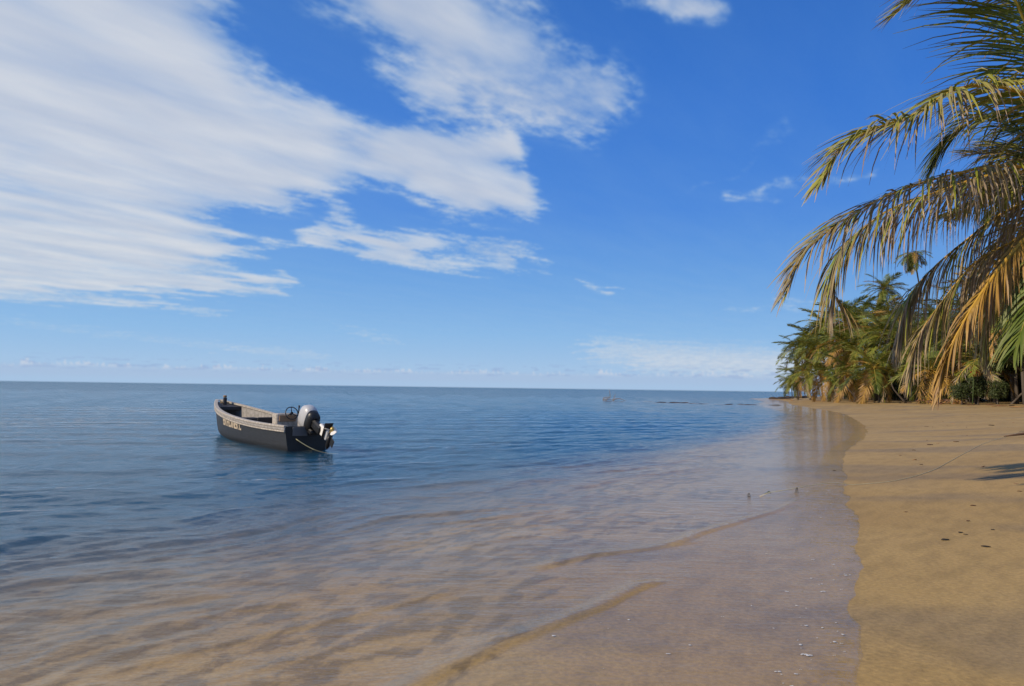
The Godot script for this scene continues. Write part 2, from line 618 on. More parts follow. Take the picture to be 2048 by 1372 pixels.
# ---------------------------------------------------------------- palms
func leaflet(st: SurfaceTool, at: Vector3, dir: Vector3, up: Vector3, length: float, width: float, droop: float, c0: Color, c1: Color, segs := 4) -> void:
	st.set_smooth_group(-1)
	var d := dir
	var p := at
	var side := d.cross(up).normalized()
	var last_l := p - side * width * 0.3
	var last_r := p + side * width * 0.3
	var step := length / segs
	var lc := c0
	for k in segs:
		d = (d + Vector3.DOWN * droop * step).normalized()
		p += d * step
		var s := d.cross(up)
		side = s.normalized() if s.length() > 0.2 else side
		var t := float(k + 1) / segs
		var w := width * 0.5 * (1.0 if t < 0.55 else maxf(0.12, (1.0 - t) / 0.45))
		var l := p - side * w
		var rr := p + side * w
		var cc := c0.lerp(c1, t)
		for q in [[last_l, lc], [last_r, lc], [rr, cc], [last_l, lc], [rr, cc], [l, cc]]:
			st.set_color(q[1])
			st.add_vertex(q[0])
		last_l = l
		last_r = rr
		lc = cc


func resample(pts: Array, count: int) -> Array:
	var curve := Curve3D.new()
	for k in pts.size():
		var t: Vector3 = (pts[mini(k + 1, pts.size() - 1)] - pts[maxi(k - 1, 0)]) / 6.0
		curve.add_point(pts[k], -t, t)
	var out := []
	var length := curve.get_baked_length()
	for k in count:
		out.append(curve.sample_baked(length * k / (count - 1), true))
	return out


# a whole frond: stalk mesh, with the leaflets as its child. look: [leaflet length, droop, dry share, stalk thickness, spread]
func frond(parent: Node3D, pts: Array, pairs: int, look: Array, pal: Array, leaf_m: Material, stalk_m: Material, segs := 4, from := 0.14, wide := 1.0) -> MeshInstance3D:
	var path := resample(pts, pairs + 1)
	var total := 0.0
	for k in pairs:
		total += path[k].distance_to(path[k + 1])
	var st := tool()
	var thin := resample(pts, 18)
	var radii := []
	for k in thin.size():
		radii.append(lerpf(look[3], look[3] * 0.10, pow(k / 17.0, 0.8)))
	tube(st, thin, radii, 6, pal[3])
	var o := put("frond", done(st), stalk_m, parent)
	var lf := tool()
	var s := Vector3.ZERO
	for k in range(int(pairs * from), pairs + 1):
		var t := float(k) / pairs
		var tan_: Vector3 = (path[mini(k + 1, pairs)] - path[maxi(k - 1, 0)]).normalized()
		var c := tan_.cross(Vector3.UP)
		if c.length() > 0.25 or s == Vector3.ZERO:
			s = c.normalized()
		else:
			s = (s - tan_ * s.dot(tan_)).normalized()
		var up := s.cross(tan_).normalized()
		var len_: float = look[0] * (0.45 + 0.55 * sin(PI * clampf(0.12 + t * 0.80, 0.0, 1.0)))
		if t > 0.85:
			len_ *= lerpf(1.0, 0.6, (t - 0.85) / 0.15)
		for side in [-1.0, 1.0]:
			if rng.randf() < 0.05:
				continue
			var open: float = deg_to_rad(lerpf(68.0, 22.0, pow(t, 1.3)) * look[4] + rng.randf_range(-7, 7))
			var dry: bool = rng.randf() < look[2]
			var dir: Vector3 = (s * side * sin(open) + tan_ * cos(open) + up * rng.randf_range(0.10, 0.55)).normalized()
			var droop: float = look[1] * rng.randf_range(0.7, 1.4) * (2.3 if dry else 1.0)
			var c0: Color = pal[0].lerp(pal[1], rng.randf())
			var c1: Color = pal[1].lerp(pal[2], rng.randf())
			if not dry and pal == DRY and rng.randf() < 0.3:
				c0 = OLIVE[0]
				c1 = OLIVE[1]
			if dry:
				c0 = pal[2].lerp(pal[1], rng.randf() * 0.4)
				c1 = pal[2] * rng.randf_range(0.7, 1.15)
			leaflet(lf, path[k] + s * side * 0.01, dir, (up + s * rng.randf_range(-0.7, 0.7) + tan_ * rng.randf_range(-0.5, 0.5)).normalized(), len_ * rng.randf_range(0.8, 1.08), (0.029 if dry else 0.036) * wide, droop, c0, c1, segs)
	var f := put("leaflets", done(lf), leaf_m, o)
	tag(f, "", "", "", "stuff")
	return o


func trunk_mesh(pts: Array, r0: float, r1: float, rings := 26, sides := 9) -> ArrayMesh:
	var st := tool()
	var path := resample(pts, rings)
	var radii := []
	for k in rings:
		var t := float(k) / (rings - 1)
		radii.append(lerpf(r0, r1, pow(t, 0.6)) * (1.0 + (0.06 if k % 2 else -0.03)) + (r0 * 0.6 * pow(1.0 - t, 14.0)))
	tube(st, path, radii, sides)
	return done(st)


const GREEN := [Color(0.050, 0.095, 0.012), Color(0.115, 0.155, 0.018), Color(0.16, 0.15, 0.03), Color(0.28, 0.22, 0.035)]
const MOSS := [Color(0.075, 0.125, 0.011), Color(0.19, 0.215, 0.02), Color(0.22, 0.18, 0.04), Color(0.36, 0.25, 0.035)]
const OLIVE := [Color(0.11, 0.165, 0.015), Color(0.29, 0.27, 0.022), Color(0.31, 0.22, 0.14), Color(0.46, 0.29, 0.03)]
const AMBER := [Color(0.28, 0.17, 0.02), Color(0.38, 0.21, 0.03), Color(0.28, 0.17, 0.09), Color(0.45, 0.26, 0.03)]
const DRY := [Color(0.105, 0.115, 0.022), Color(0.23, 0.16, 0.04), Color(0.38, 0.29, 0.20), Color(0.44, 0.26, 0.03)]


func near_palm(leaf_m: Material, stalk_m: Material, bark: Material) -> void:
	var foot := Vector3(11.3, bed(11.3, -14.4) - 0.05, -14.4)
	var t := thing("coconut_palm", "large coconut palm overhanging the beach with half dry drooping fronds", "palm tree", foot, 0.0)
	var heart := Vector3(9.75, 5.35, -13.05) - foot
	put("trunk", trunk_mesh([Vector3.ZERO, Vector3(-0.25, 1.4, 0.2), Vector3(-0.75, 3.0, 0.7), heart], 0.17, 0.12), bark, t)
	var list := [
		[[[9.62,5.46,-13.00],[8.98,6.44,-12.80],[8.50,6.68,-12.60],[7.72,6.69,-12.30],[7.06,6.52,-12.00],[6.52,6.20,-11.80],[6.14,5.93,-11.70],[5.43,5.66,-11.50],[4.90,5.30,-11.40],[4.59,4.82,-11.30]], [0.92, 0.75, 0.22, 0.045, 1.0], OLIVE, 100],
		[[[9.61,5.40,-13.00],[8.47,5.44,-12.60],[7.86,5.39,-12.40],[7.17,5.21,-12.20],[6.44,4.98,-12.00],[5.81,4.73,-11.90],[5.19,4.37,-11.80],[4.70,4.02,-11.70],[4.38,3.65,-11.70],[4.21,3.17,-11.70]], [0.80, 1.0, 0.32, 0.04, 1.0], DRY, 96],
		[[[9.61,5.37,-13.00],[8.80,5.52,-13.20],[8.16,5.45,-13.30],[7.64,5.27,-13.40],[6.74,4.94,-13.50],[6.14,4.52,-13.50],[5.80,4.19,-13.50],[5.68,3.81,-13.50],[5.68,3.37,-13.50],[5.87,3.00,-13.50]], [0.95, 1.6, 0.38, 0.04, 0.9], DRY, 96],
		[[[9.60,5.34,-13.00],[9.03,5.06,-13.30],[8.62,4.84,-13.50],[8.20,4.47,-13.70],[7.77,4.06,-13.90],[7.50,3.75,-14.00],[7.26,3.45,-14.00],[7.13,2.99,-14.00],[7.04,2.49,-14.00]], [0.85, 1.8, 0.6, 0.038, 0.8], DRY, 80],
		[[[9.60,5.27,-13.00],[8.84,4.44,-13.20],[8.23,4.06,-13.40],[7.95,3.76,-13.50],[7.54,3.18,-13.60],[7.22,2.73,-13.60],[7.09,2.33,-13.60],[7.07,1.96,-13.60]], [0.8, 2.0, 0.6, 0.038, 0.7], DRY, 74],
		[[[9.60,5.23,-13.00],[8.60,4.44,-12.50],[7.94,3.88,-12.20],[7.46,3.40,-12.00],[7.12,2.98,-11.90],[6.86,2.62,-11.80],[6.71,2.34,-11.80],[6.62,2.02,-11.80],[6.55,1.68,-11.80]], [0.62, 2.4, 0.35, 0.06, 0.55], AMBER, 84],
		[[[9.68,5.20,-13.00],[9.15,4.38,-13.00],[8.71,3.86,-13.00],[8.35,3.50,-13.00],[8.08,3.11,-13.00],[8.02,2.76,-13.00],[8.04,2.49,-13.00],[8.08,2.21,-13.00]], [0.6, 2.2, 0.4, 0.042, 0.6], OLIVE, 70],
		[[[9.6,5.20,-12.90],[8.60,4.10,-12.00],[8.13,3.43,-11.80],[7.82,2.80,-11.70],[7.59,2.33,-11.60]], [0.8, 1.2, 0.05, 0.04, 0.9], GREEN, 74],
		[[[9.71,5.65,-13.00],[9.02,6.67,-12.60],[8.46,7.38,-12.30],[8.03,7.89,-12.00],[7.55,8.35,-11.80],[6.97,8.71,-11.60],[6.29,8.96,-11.50]], [1.25, 0.35, 0.03, 0.05, 1.0], GREEN, 90],
		[[[9.80,5.7,-13.00],[9.35,7.36,-12.80],[8.41,8.50,-12.50],[7.46,8.65,-12.30],[6.74,8.31,-12.20],[6.15,7.79,-12.10]], [0.85, 0.6, 0.1, 0.045, 1.0], OLIVE, 84],
		[[[9.71,5.50,-13.05],[9.38,5.99,-13.40],[9.13,6.48,-13.80],[8.96,6.82,-14.10],[8.70,6.84,-14.30],[8.34,6.56,-14.50],[8.10,6.05,-14.60]], [0.9, 0.7, 0.25, 0.04, 1.0], GREEN, 70],
		[[[9.70,5.25,-13.05],[9.49,4.96,-13.60],[9.21,4.73,-14.00],[8.98,4.36,-14.30],[8.81,3.82,-14.50],[8.70,3.25,-14.50]], [0.8, 1.5, 0.3, 0.04, 0.9], OLIVE, 60],
		[[[9.8,5.4,-13.0],[10.6,6.1,-13.2],[11.7,6.4,-13.5],[12.9,6.0,-13.9],[13.7,5.0,-14.1]], [0.9, 0.7, 0.1, 0.045, 1.0], GREEN, 60],
		[[[9.8,5.4,-13.0],[10.2,6.3,-12.3],[10.7,6.8,-11.3],[11.1,6.5,-10.2],[11.3,5.7,-9.4]], [0.9, 0.7, 0.1, 0.045, 1.0], GREEN, 60],
		[[[9.75,5.4,-13.1],[10.0,6.4,-13.9],[10.3,6.9,-15.0],[10.6,6.5,-16.2],[10.8,5.6,-17.1]], [0.9, 0.7, 0.1, 0.045, 1.0], GREEN, 60],
		[[[9.8,5.3,-13.0],[10.6,5.2,-12.6],[11.5,4.6,-12.2],[12.1,3.7,-11.9],[12.3,2.9,-11.8]], [0.85, 1.2, 0.3, 0.04, 0.9], OLIVE, 56],
		[[[9.75,5.3,-12.95],[9.7,5.6,-12.2],[9.5,5.5,-11.2],[9.4,4.8,-10.3],[9.35,3.9,-9.8]], [0.85, 1.0, 0.2, 0.04, 0.9], OLIVE, 56],
	]
	for f in list:
		var pts := []
		for p in f[0]:
			pts.append(Vector3(p[0], p[1], p[2]) - foot)
		var look: Array = f[1].duplicate()
		look[0] *= 1.5
		frond(t, pts, int(f[3] * 1.9), look, f[2], leaf_m, stalk_m)
	# more fronds on the far side of the crown, at every angle
	for k in [0, 1, 4, 5, 7, 8]:
		var side: float = [-0.02, -0.22, -0.10, -0.05, 0.05, -0.16, 0.02, -0.12, 0.12][k]
		var rise: float = [0.85, 0.45, 0.15, -0.10, 0.4, 0.75, -0.45, 0.25, -0.1][k]
		var dir := Vector3(side, rise, -0.9).normalized()
		var pts := []
		for j in 6:
			var q := j / 5.0 * rng.randf_range(2.7, 3.2)
			pts.append(heart + dir * q + Vector3(0, -0.085 * q * q, 0) + Vector3(-0.02 * q * q, 0, 0))
		frond(t, pts, 110, [0.95, 0.9, 0.2, 0.042, 1.0], [OLIVE, GREEN, DRY][k % 3], leaf_m, stalk_m)
	# dry fibre and leaf bases round the heart of the crown
	var st := tool()
	for k in 14:
		var a := k * 2.4
		var d := Vector3(cos(a), 0.9, sin(a)).normalized()
		tube(st, [heart - d * 0.1 + Vector3.DOWN * 0.25, heart + d * 0.18, heart + d * 0.55 + Vector3.DOWN * 0.04], [0.075, 0.07, 0.035], 6)
	put("leaf_base", done(st), mat(Color(0.19, 0.115, 0.055), 0.9), t)


# frond shapes for the palms of the grove, made once: drooping from the origin along +x
var grove_fronds := []


func make_grove_fronds(leaf_m: Material, stalk_m: Material) -> void:
	var holder := Node3D.new()
	var kinds := [[GREEN, 0.03], [GREEN, 0.06], [MOSS, 0.08], [MOSS, 0.1], [AMBER, 0.2], [DRY, 0.6]]
	for k in kinds.size():
		var droop: float = [0.16, 0.22, 0.20, 0.28, 0.30, 0.34][k]
		var pts := []
		for j in 7:
			var q := j / 6.0 * 4.4
			pts.append(Vector3(q * (1.0 - 0.035 * q), q * 0.10 - droop * q * q * 0.45, sin(q * 0.8 + k) * 0.12))
		frond(holder, pts, 56, [1.05, 0.5, kinds[k][1], 0.06, 1.0], kinds[k][0], leaf_m, stalk_m, 2, 0.12, 1.9)
	for o in holder.get_children():
		grove_fronds.append([o.mesh, o.get_child(0).mesh])
	holder.free()


func grove_palm(crown: Vector3, foot: Vector3, size: float, count: int, tilt_lo: float, tilt_hi: float, gold: float, leaf_m: Material, stalk_m: Material, bark: Material, label: String, group := "palms along the edge of the beach grove") -> void:
	var t := thing("coconut_palm", label, "palm tree", foot, 0.0, group)
	var c := crown - foot
	var tr := put("trunk", trunk_mesh([Vector3.ZERO, c * 0.33 + Vector3(c.x * -0.18, 0, c.z * -0.18), c * 0.7 + Vector3(c.x * -0.12, 0, 0), c], clampf(c.y * 0.014, 0.10, 0.19), clampf(c.y * 0.009, 0.07, 0.12), 16, 7), bark, t)
	tr.position = Vector3.ZERO
	count = int(count * 1.6)
	for k in count:
		var share := float(k) / count
		var kind := rng.randi_range(0, 3)
		if share > 0.72 and rng.randf() < gold:
			kind = rng.randi_range(4, 5)
		elif rng.randf() < gold * 0.25:
			kind = 4
		var o := put("frond", grove_fronds[kind][0], stalk_m, t)
		o.position = c
		o.rotation = Vector3(rng.randf_range(-0.35, 0.35), k * 2.4 + rng.randf_range(-0.25, 0.25), deg_to_rad(lerpf(tilt_hi, tilt_lo, share) + rng.randf_range(-8, 8)))
		o.scale = Vector3.ONE * size * rng.randf_range(0.95, 1.2)
		var f := put("leaflets", grove_fronds[kind][1], leaf_m, o)
		tag(f, "", "", "", "stuff")


# ---------------------------------------------------------------- broad leaved growth
func leaf_cloud(radius: Vector3, leaves: int, leaf: float, clumps: int, seed_: int, dark: Color, light: Color) -> ArrayMesh:
	var r := RandomNumberGenerator.new()
	r.seed = seed_
	var centres := []
	for k in clumps:
		var d := Vector3(r.randfn(), r.randfn(), r.randfn()).normalized() * pow(r.randf(), 0.4)
		centres.append([d * radius * 0.8, r.randf_range(0.22, 0.42) * radius.length() * 0.58])
	var v := PackedVector3Array()
	var c := PackedColorArray()
	var idx := PackedInt32Array()
	for k in leaves:
		var q: Array = centres[r.randi() % clumps]
		var d := Vector3(r.randfn(), r.randfn(), r.randfn()).normalized()
		var p: Vector3 = q[0] + d * q[1] * pow(r.randf(), 0.35)
		var n := (d + Vector3(r.randfn(), r.randfn() + 0.6, r.randfn()) * 0.6).normalized()
		var u := n.cross(Vector3(r.randfn(), r.randfn(), r.randfn())).normalized()
		var w := n.cross(u)
		var s := leaf * r.randf_range(0.6, 1.3)
		var at := v.size()
		v.append_array([p - u * s, p + w * s * 0.42 + n * s * 0.08, p + u * s - n * s * 0.15, p - w * s * 0.42 + n * s * 0.08])
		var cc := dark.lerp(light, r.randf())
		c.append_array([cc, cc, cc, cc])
		idx.append_array([at, at + 1, at + 2, at, at + 2, at + 3])
	return built(v, PackedVector3Array(), c, idx)


func broadleaf(at: Vector3, height: float, crown: Mesh, scale_: Vector3, turn: float, leaf_m: Material, bark: Material, label: String, called := "broadleaf_tree", category := "tree", group := "broad leaved trees of the grove") -> void:
	var t := thing(called, label, category, at, turn, group)
	var st := tool()
	var top := height * 0.9
	tube(st, [Vector3(0, -0.1, 0), Vector3(0.1, top * 0.35, 0.05), Vector3(0.0, top * 0.7, 0.1), Vector3(-0.1, top, 0.0)], [height * 0.02 + 0.04, height * 0.016 + 0.03, height * 0.012 + 0.02, 0.03], 7)
	for k in 5:
		var a := k * 1.9
		var y := top * (0.35 + 0.1 * k)
		tube(st, [Vector3(0.05, y, 0.05), Vector3(cos(a) * scale_.x * 0.9, y + height * 0.12, sin(a) * scale_.z * 0.9), Vector3(cos(a) * scale_.x * 1.9, y + height * 0.28, sin(a) * scale_.z * 1.9)], [height * 0.009 + 0.02, 0.04, 0.015], 5)
	put("trunk", done(st), bark, t)
	var c := put("crown", crown, leaf_m, t)
	c.position.y = height * 0.64
	c.scale = scale_


# ---------------------------------------------------------------- the boat
func beam(t: float) -> float:
	if t < 0.45:
		return 0.60 + 0.17 * sin(t / 0.45 * PI * 0.5)
	return 0.77 * (1.0 - pow((t - 0.45) / 0.57, 2.7))


func sheer(t: float) -> float:
	return 0.58 + 0.52 * pow(t, 2.3)


func rail_at(t: float, side: float, out := 0.0, down := 0.0) -> Vector3:
	return Vector3(side * (beam(t) + out), sheer(t) - down, -8.0 * t - 0.32 * pow(t, 5.0))


func hull_row(t: float, inset: float) -> Array:
	var b := maxf(beam(t) - inset, 0.012)
	var s := sheer(t) + (0.0 if inset == 0.0 else -0.004)
	var keel := -0.26 + 0.95 * pow(clampf((t - 0.66) / 0.34, 0.0, 1.0), 2.6) + inset
	var chine := lerpf(keel, s, 0.26)
	var zz := -8.0 * t - 0.32 * pow(t, 5.0)
	var out := []
	for k in 9:
		var q := k / 8.0
		var x: float
		var y: float
		if q < 0.375:
			x = b * 0.84 * (q / 0.375)
			y = lerpf(keel, chine, pow(q / 0.375, 1.5))
		else:
			var w := (q - 0.375) / 0.625
			x = b * lerpf(0.84, 1.0, pow(w, 0.8))
			y = lerpf(chine, s, w)
		var stem := 0.30 * pow(t, 6.0) * (1.0 - clampf((y - keel) / maxf(s - keel, 0.05), 0.0, 1.0))
		out.append(Vector3(x, y, zz + stem + (inset if t < 0.02 else 0.0) * -1.0))
	return out


func sweep_rail(st: SurfaceTool, side: float, out: float, down: float, w: float, h: float, t0: float, t1: float) -> void:
	st.set_smooth_group(-1)
	var n := 40
	var prev := []
	for k in n + 1:
		var t := lerpf(t0, t1, float(k) / n)
		var p := rail_at(t, side, out, down)
		var e := (rail_at(minf(t + 0.01, 1.0), side) - rail_at(maxf(t - 0.01, 0.0), side)).normalized()
		var o := e.cross(Vector3.UP).normalized()
		if o.x * side < 0.0:
			o = -o
		var u := Vector3.UP
		var ring := [p - o * w - u * h, p + o * w * 0.8 - u * h, p + o * w - u * h * 0.5, p + o * w + u * h * 0.5, p + o * w * 0.8 + u * h, p - o * w + u * h]
		if k > 0:
			for j in 6:
				var j2 := (j + 1) % 6
				if side > 0.0:
					quad(st, prev[j], prev[j2], ring[j2], ring[j])
				else:
					quad(st, prev[j2], prev[j], ring[j], ring[j2])
		prev = ring
		if k == 0 or k == n:
			for j in range(1, 5):
				tri(st, ring[0], ring[j], ring[j + 1])


func boat_part(called: String, at: Vector3, size: Vector3, m: Material, parent: Node, basis := Basis(), bevel := 0.015) -> MeshInstance3D:
	var st := tool()
	block(st, Vector3.ZERO, size, basis, bevel)
	var o := put(called, done(st), m, parent)
	o.position = at
	return o


func make_boat() -> void:
	var t := thing("motor_boat", "dark grey open fishing boat with cream gunwales anchored on the shallow water", "boat", Vector3(-5.35, 0.0, -20.35), deg_to_rad(36.1))
	var grey := mat(Color(0.040, 0.041, 0.044), 0.5)
	var scuff := noise_texture(512, 0.014, 5, 8, Color(0.64, 0.64, 0.62), Color(1.0, 1.0, 1.0))
	grey.albedo_color = Color(0.042, 0.042, 0.045).linear_to_srgb()
	grey.albedo_texture = scuff
	grey.uv1_triplanar = true
	grey.uv1_scale = Vector3(0.4, 2.2, 0.4)
	var cream := mat(Color(0.60, 0.53, 0.46), 0.55)
	cream.albedo_texture = scuff
	cream.uv1_triplanar = true
	cream.uv1_scale = Vector3(1.1, 1.1, 1.1)
	var inner := mat(Color(0.42, 0.39, 0.375), 0.65)
	inner.albedo_texture = scuff
	inner.uv1_triplanar = true
	inner.uv1_scale = Vector3(0.8, 0.8, 0.8)
	var dark := mat(Color(0.025, 0.023, 0.028), 0.6)
	var white := mat(Color(0.72, 0.70, 0.66), 0.5)
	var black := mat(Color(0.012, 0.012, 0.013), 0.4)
	var silver := mat(Color(0.42, 0.42, 0.43), 0.3)
	silver.clearcoat_enabled = true
	silver.clearcoat = 0.6
	# outer and inner skins
	for skin in [[0.0, "hull", grey], [0.035, "inner_lining", inner]]:
		var st := tool()
		st.set_smooth_group(1)
		var n := 44
		for side in [-1.0, 1.0]:
			var prev := []
			for k in n + 1:
				var row := []
				for p in hull_row(float(k) / n, skin[0]):
					row.append(Vector3(p.x * side, p.y, p.z))
				if k > 0:
					for j in 8:
						if (side > 0.0) == (skin[0] == 0.0):
							quad(st, prev[j], prev[j + 1], row[j + 1], row[j])
						else:
							quad(st, prev[j + 1], prev[j], row[j], row[j + 1])
				prev = row
		put(skin[1], done(st), skin[2], t)
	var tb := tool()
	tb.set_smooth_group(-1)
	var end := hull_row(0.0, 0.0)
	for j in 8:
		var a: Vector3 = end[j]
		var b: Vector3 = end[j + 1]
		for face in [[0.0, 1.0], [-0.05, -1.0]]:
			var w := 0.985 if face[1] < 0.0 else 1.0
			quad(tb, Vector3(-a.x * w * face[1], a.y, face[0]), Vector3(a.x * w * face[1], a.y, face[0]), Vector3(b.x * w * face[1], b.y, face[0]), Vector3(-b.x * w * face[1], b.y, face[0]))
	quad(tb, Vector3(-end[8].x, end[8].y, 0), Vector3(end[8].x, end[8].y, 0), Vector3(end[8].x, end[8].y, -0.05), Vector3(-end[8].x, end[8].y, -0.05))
	put("transom", done(tb), black, t)  # shade on the stern face is put into its colour, near black beside the grey hull
	for side in [-1.0, 1.0]:
		var st := tool()
		sweep_rail(st, side, -0.022, 0.0, 0.058, 0.028, 0.0, 0.995)
		put("gunwale", done(st), cream, t)
		var su := tool()
		sweep_rail(su, side, 0.008, 0.125, 0.018, 0.020, 0.0, 0.98)
		put("rub_rail", done(su), cream, t)
		var sv := tool()
		sweep_rail(sv, side, 0.004, 0.062, 0.012, 0.034, 0.0, 0.985)
		put("sheer_band", done(sv), inner, t)
	var fl := tool()
	fl.set_smooth_group(-1)
	var was := []
	for k in 21:
		var q := lerpf(0.004, 0.84, k / 20.0)
		var hw := beam(q) * 0.80 - 0.05
		var a := Vector3(-hw, 0.10, -8.0 * q)
		var b := Vector3(hw, 0.10, -8.0 * q)
		if k > 0:
			quad(fl, was[0], was[1], b, a)
			quad(fl, was[1] - Vector3(0, 0.03, 0), was[0] - Vector3(0, 0.03, 0), a - Vector3(0, 0.03, 0), b - Vector3(0, 0.03, 0))
		was = [a, b]
	put("floor", done(fl), inner, t)
	# foredeck with its bitt
	var fd := tool()
	fd.set_smooth_group(-1)
	var last := []
	for k in 9:
		var q := lerpf(0.86, 0.985, k / 8.0)
		var a := rail_at(q, -1.0, -0.04, 0.05)
		var b := rail_at(q, 1.0, -0.04, 0.05)
		if k > 0:
			quad(fd, last[0], last[1], b, a)
		else:
			quad(fd, a, b, b - Vector3(0, 0.10, 0), a - Vector3(0, 0.10, 0))
		last = [a, b]
	put("foredeck", done(fd), dark, t)
	var bitt := boat_part("bow_post", Vector3(0, sheer(0.93) + 0.05, -7.55), Vector3(0.11, 0.26, 0.11), dark, t)
	boat_part("post_cap", Vector3(0, 0.17, 0), Vector3(0.10, 0.07, 0.10), mat(Color(0.33, 0.19, 0.08), 0.8), bitt)
	boat_part("cleat", Vector3(0.0, -0.05, 0.0), Vector3(0.28, 0.05, 0.06), mat(Color(0.30, 0.19, 0.09), 0.8), bitt)
	# thwarts
	boat_part("locker", Vector3(-0.02, 0.36, -5.55), Vector3(0.98, 0.46, 0.70), dark, t)
	var seat := boat_part("thwart", Vector3(0, 0.42, -4.2), Vector3(1.36, 0.05, 0.34), dark, t)
	boat_part("backrest", Vector3(0.30, 0.14, 0.15), Vector3(0.60, 0.20, 0.05), dark, seat, Basis(Vector3.RIGHT, 0.25))
	var seat2 := boat_part("thwart", Vector3(0, 0.40, -2.2), Vector3(1.40, 0.05, 0.55), dark, t)
	seat2.name = "thwart_001"
	boat_part("fuel_tank", Vector3(0.35, 0.23, -1.35), Vector3(0.38, 0.24, 0.30), mat(Color(0.42, 0.10, 0.05), 0.45), t)
	# steering console
	var con := boat_part("console", Vector3(-0.26, 0.46, -0.95), Vector3(0.60, 0.86, 0.34), white, t, Basis(), 0.03)
	con.material_override = cream
	boat_part("dash", Vector3(0.0, 0.30, 0.185), Vector3(0.46, 0.16, 0.03), mat(Color(0.30, 0.18, 0.10), 0.6), con)
	var wheel := tool()
	var ring := []
	var rr := []
	for k in 25:
		var a := TAU * k / 24.0
		ring.append(Vector3(cos(a) * 0.17, sin(a) * 0.17, 0))
		rr.append(0.014)
	tube(wheel, ring, rr, 7)
	for k in 3:
		var a := TAU * k / 3.0 + PI / 2.0
		tube(wheel, [Vector3.ZERO, Vector3(cos(a) * 0.165, sin(a) * 0.165, 0)], [0.014, 0.011], 5)
	tube(wheel, [Vector3(0, 0, -0.12), Vector3(0, 0, 0.02)], [0.03, 0.04], 8)
	var wh := put("steering_wheel", done(wheel), black, con)
	wh.position = Vector3(0.08, 0.44, 0.27)
	wh.rotation.x = -0.3
	var lever := tool()
	tube(lever, [Vector3(0, 0, 0), Vector3(0.0, 0.20, 0.03), Vector3(0.0, 0.28, 0.05)], [0.02, 0.016, 0.03], 6)
	var lv := put("throttle_lever", done(lever), dark, con)
	lv.position = Vector3(0.33, 0.36, 0.10)
	# plate on the transom
	boat_part("transom_plate", Vector3(-0.20, 0.45, 0.018), Vector3(0.40, 0.24, 0.03), mat(Color(0.12, 0.12, 0.125), 0.45, 0.3), t)
	# name on the bow, port side
	var font := SystemFont.new()
	font.font_names = PackedStringArray(["Droid Sans"])
	font.font_weight = 700
	var ink := mat(Color(0.48, 0.39, 0.28), 0.6)
	var text := "EN FLOWER L"
	var widths := {"E": 0.56, "N": 0.76, " ": 0.45, "F": 0.54, "L": 0.53, "O": 0.80, "W": 1.0, "R": 0.64}
	var letters := Node3D.new()
	letters.name = "lettering"
	t.add_child(letters)
	var along := 0.0
	for ch in text:
		var size := 0.30
		if ch != " ":
			var tm := TextMesh.new()
			tm.font = font
			tm.text = ch
			tm.font_size = 32
			tm.pixel_size = size / 24.0
			tm.depth = 0.012
			tm.horizontal_alignment = HORIZONTAL_ALIGNMENT_LEFT
			tm.vertical_alignment = VERTICAL_ALIGNMENT_BOTTOM
			var tt := (5.15 - along) / 8.0
			var p := hull_point(tt, 0.52)
			var q := hull_point(tt - 0.03, 0.52)
			var up := (hull_point(tt, 0.86) - p).normalized()
			var ex := (q - p).normalized()
			var ez := ex.cross(up).normalized()
			up = ez.cross(ex).normalized()
			var o := put("letter", tm, ink, letters)
			o.transform = Transform3D(Basis(ex, up, ez), p + ez * 0.010 - up * 0.10)
		along += widths[ch] * 0.275
	make_motor(t, silver, black, white)
	# stern line from the ring down to the water
	var rope := tool()
	var pts := []
	var rad := []
	for k in 13:
		var q := k / 12.0
		pts.append(Vector3(lerpf(-0.32, 0.62, q), lerpf(0.26, -0.12, q) - 0.11 * sin(PI * q), 0.05 + 0.55 * q))
		rad.append(0.012)
	tube(rope, pts, rad, 6)
	put("stern_line", done(rope), mat(Color(0.34, 0.33, 0.20), 0.9), t)


func hull_point(t: float, q: float) -> Vector3:
	var row := hull_row(t, 0.0)
	var f := (0.375 + 0.625 * q) * 8.0
	var k := mini(int(f), 7)
	var p: Vector3 = row[k].lerp(row[k + 1], f - k)
	return Vector3(-p.x, p.y, p.z)


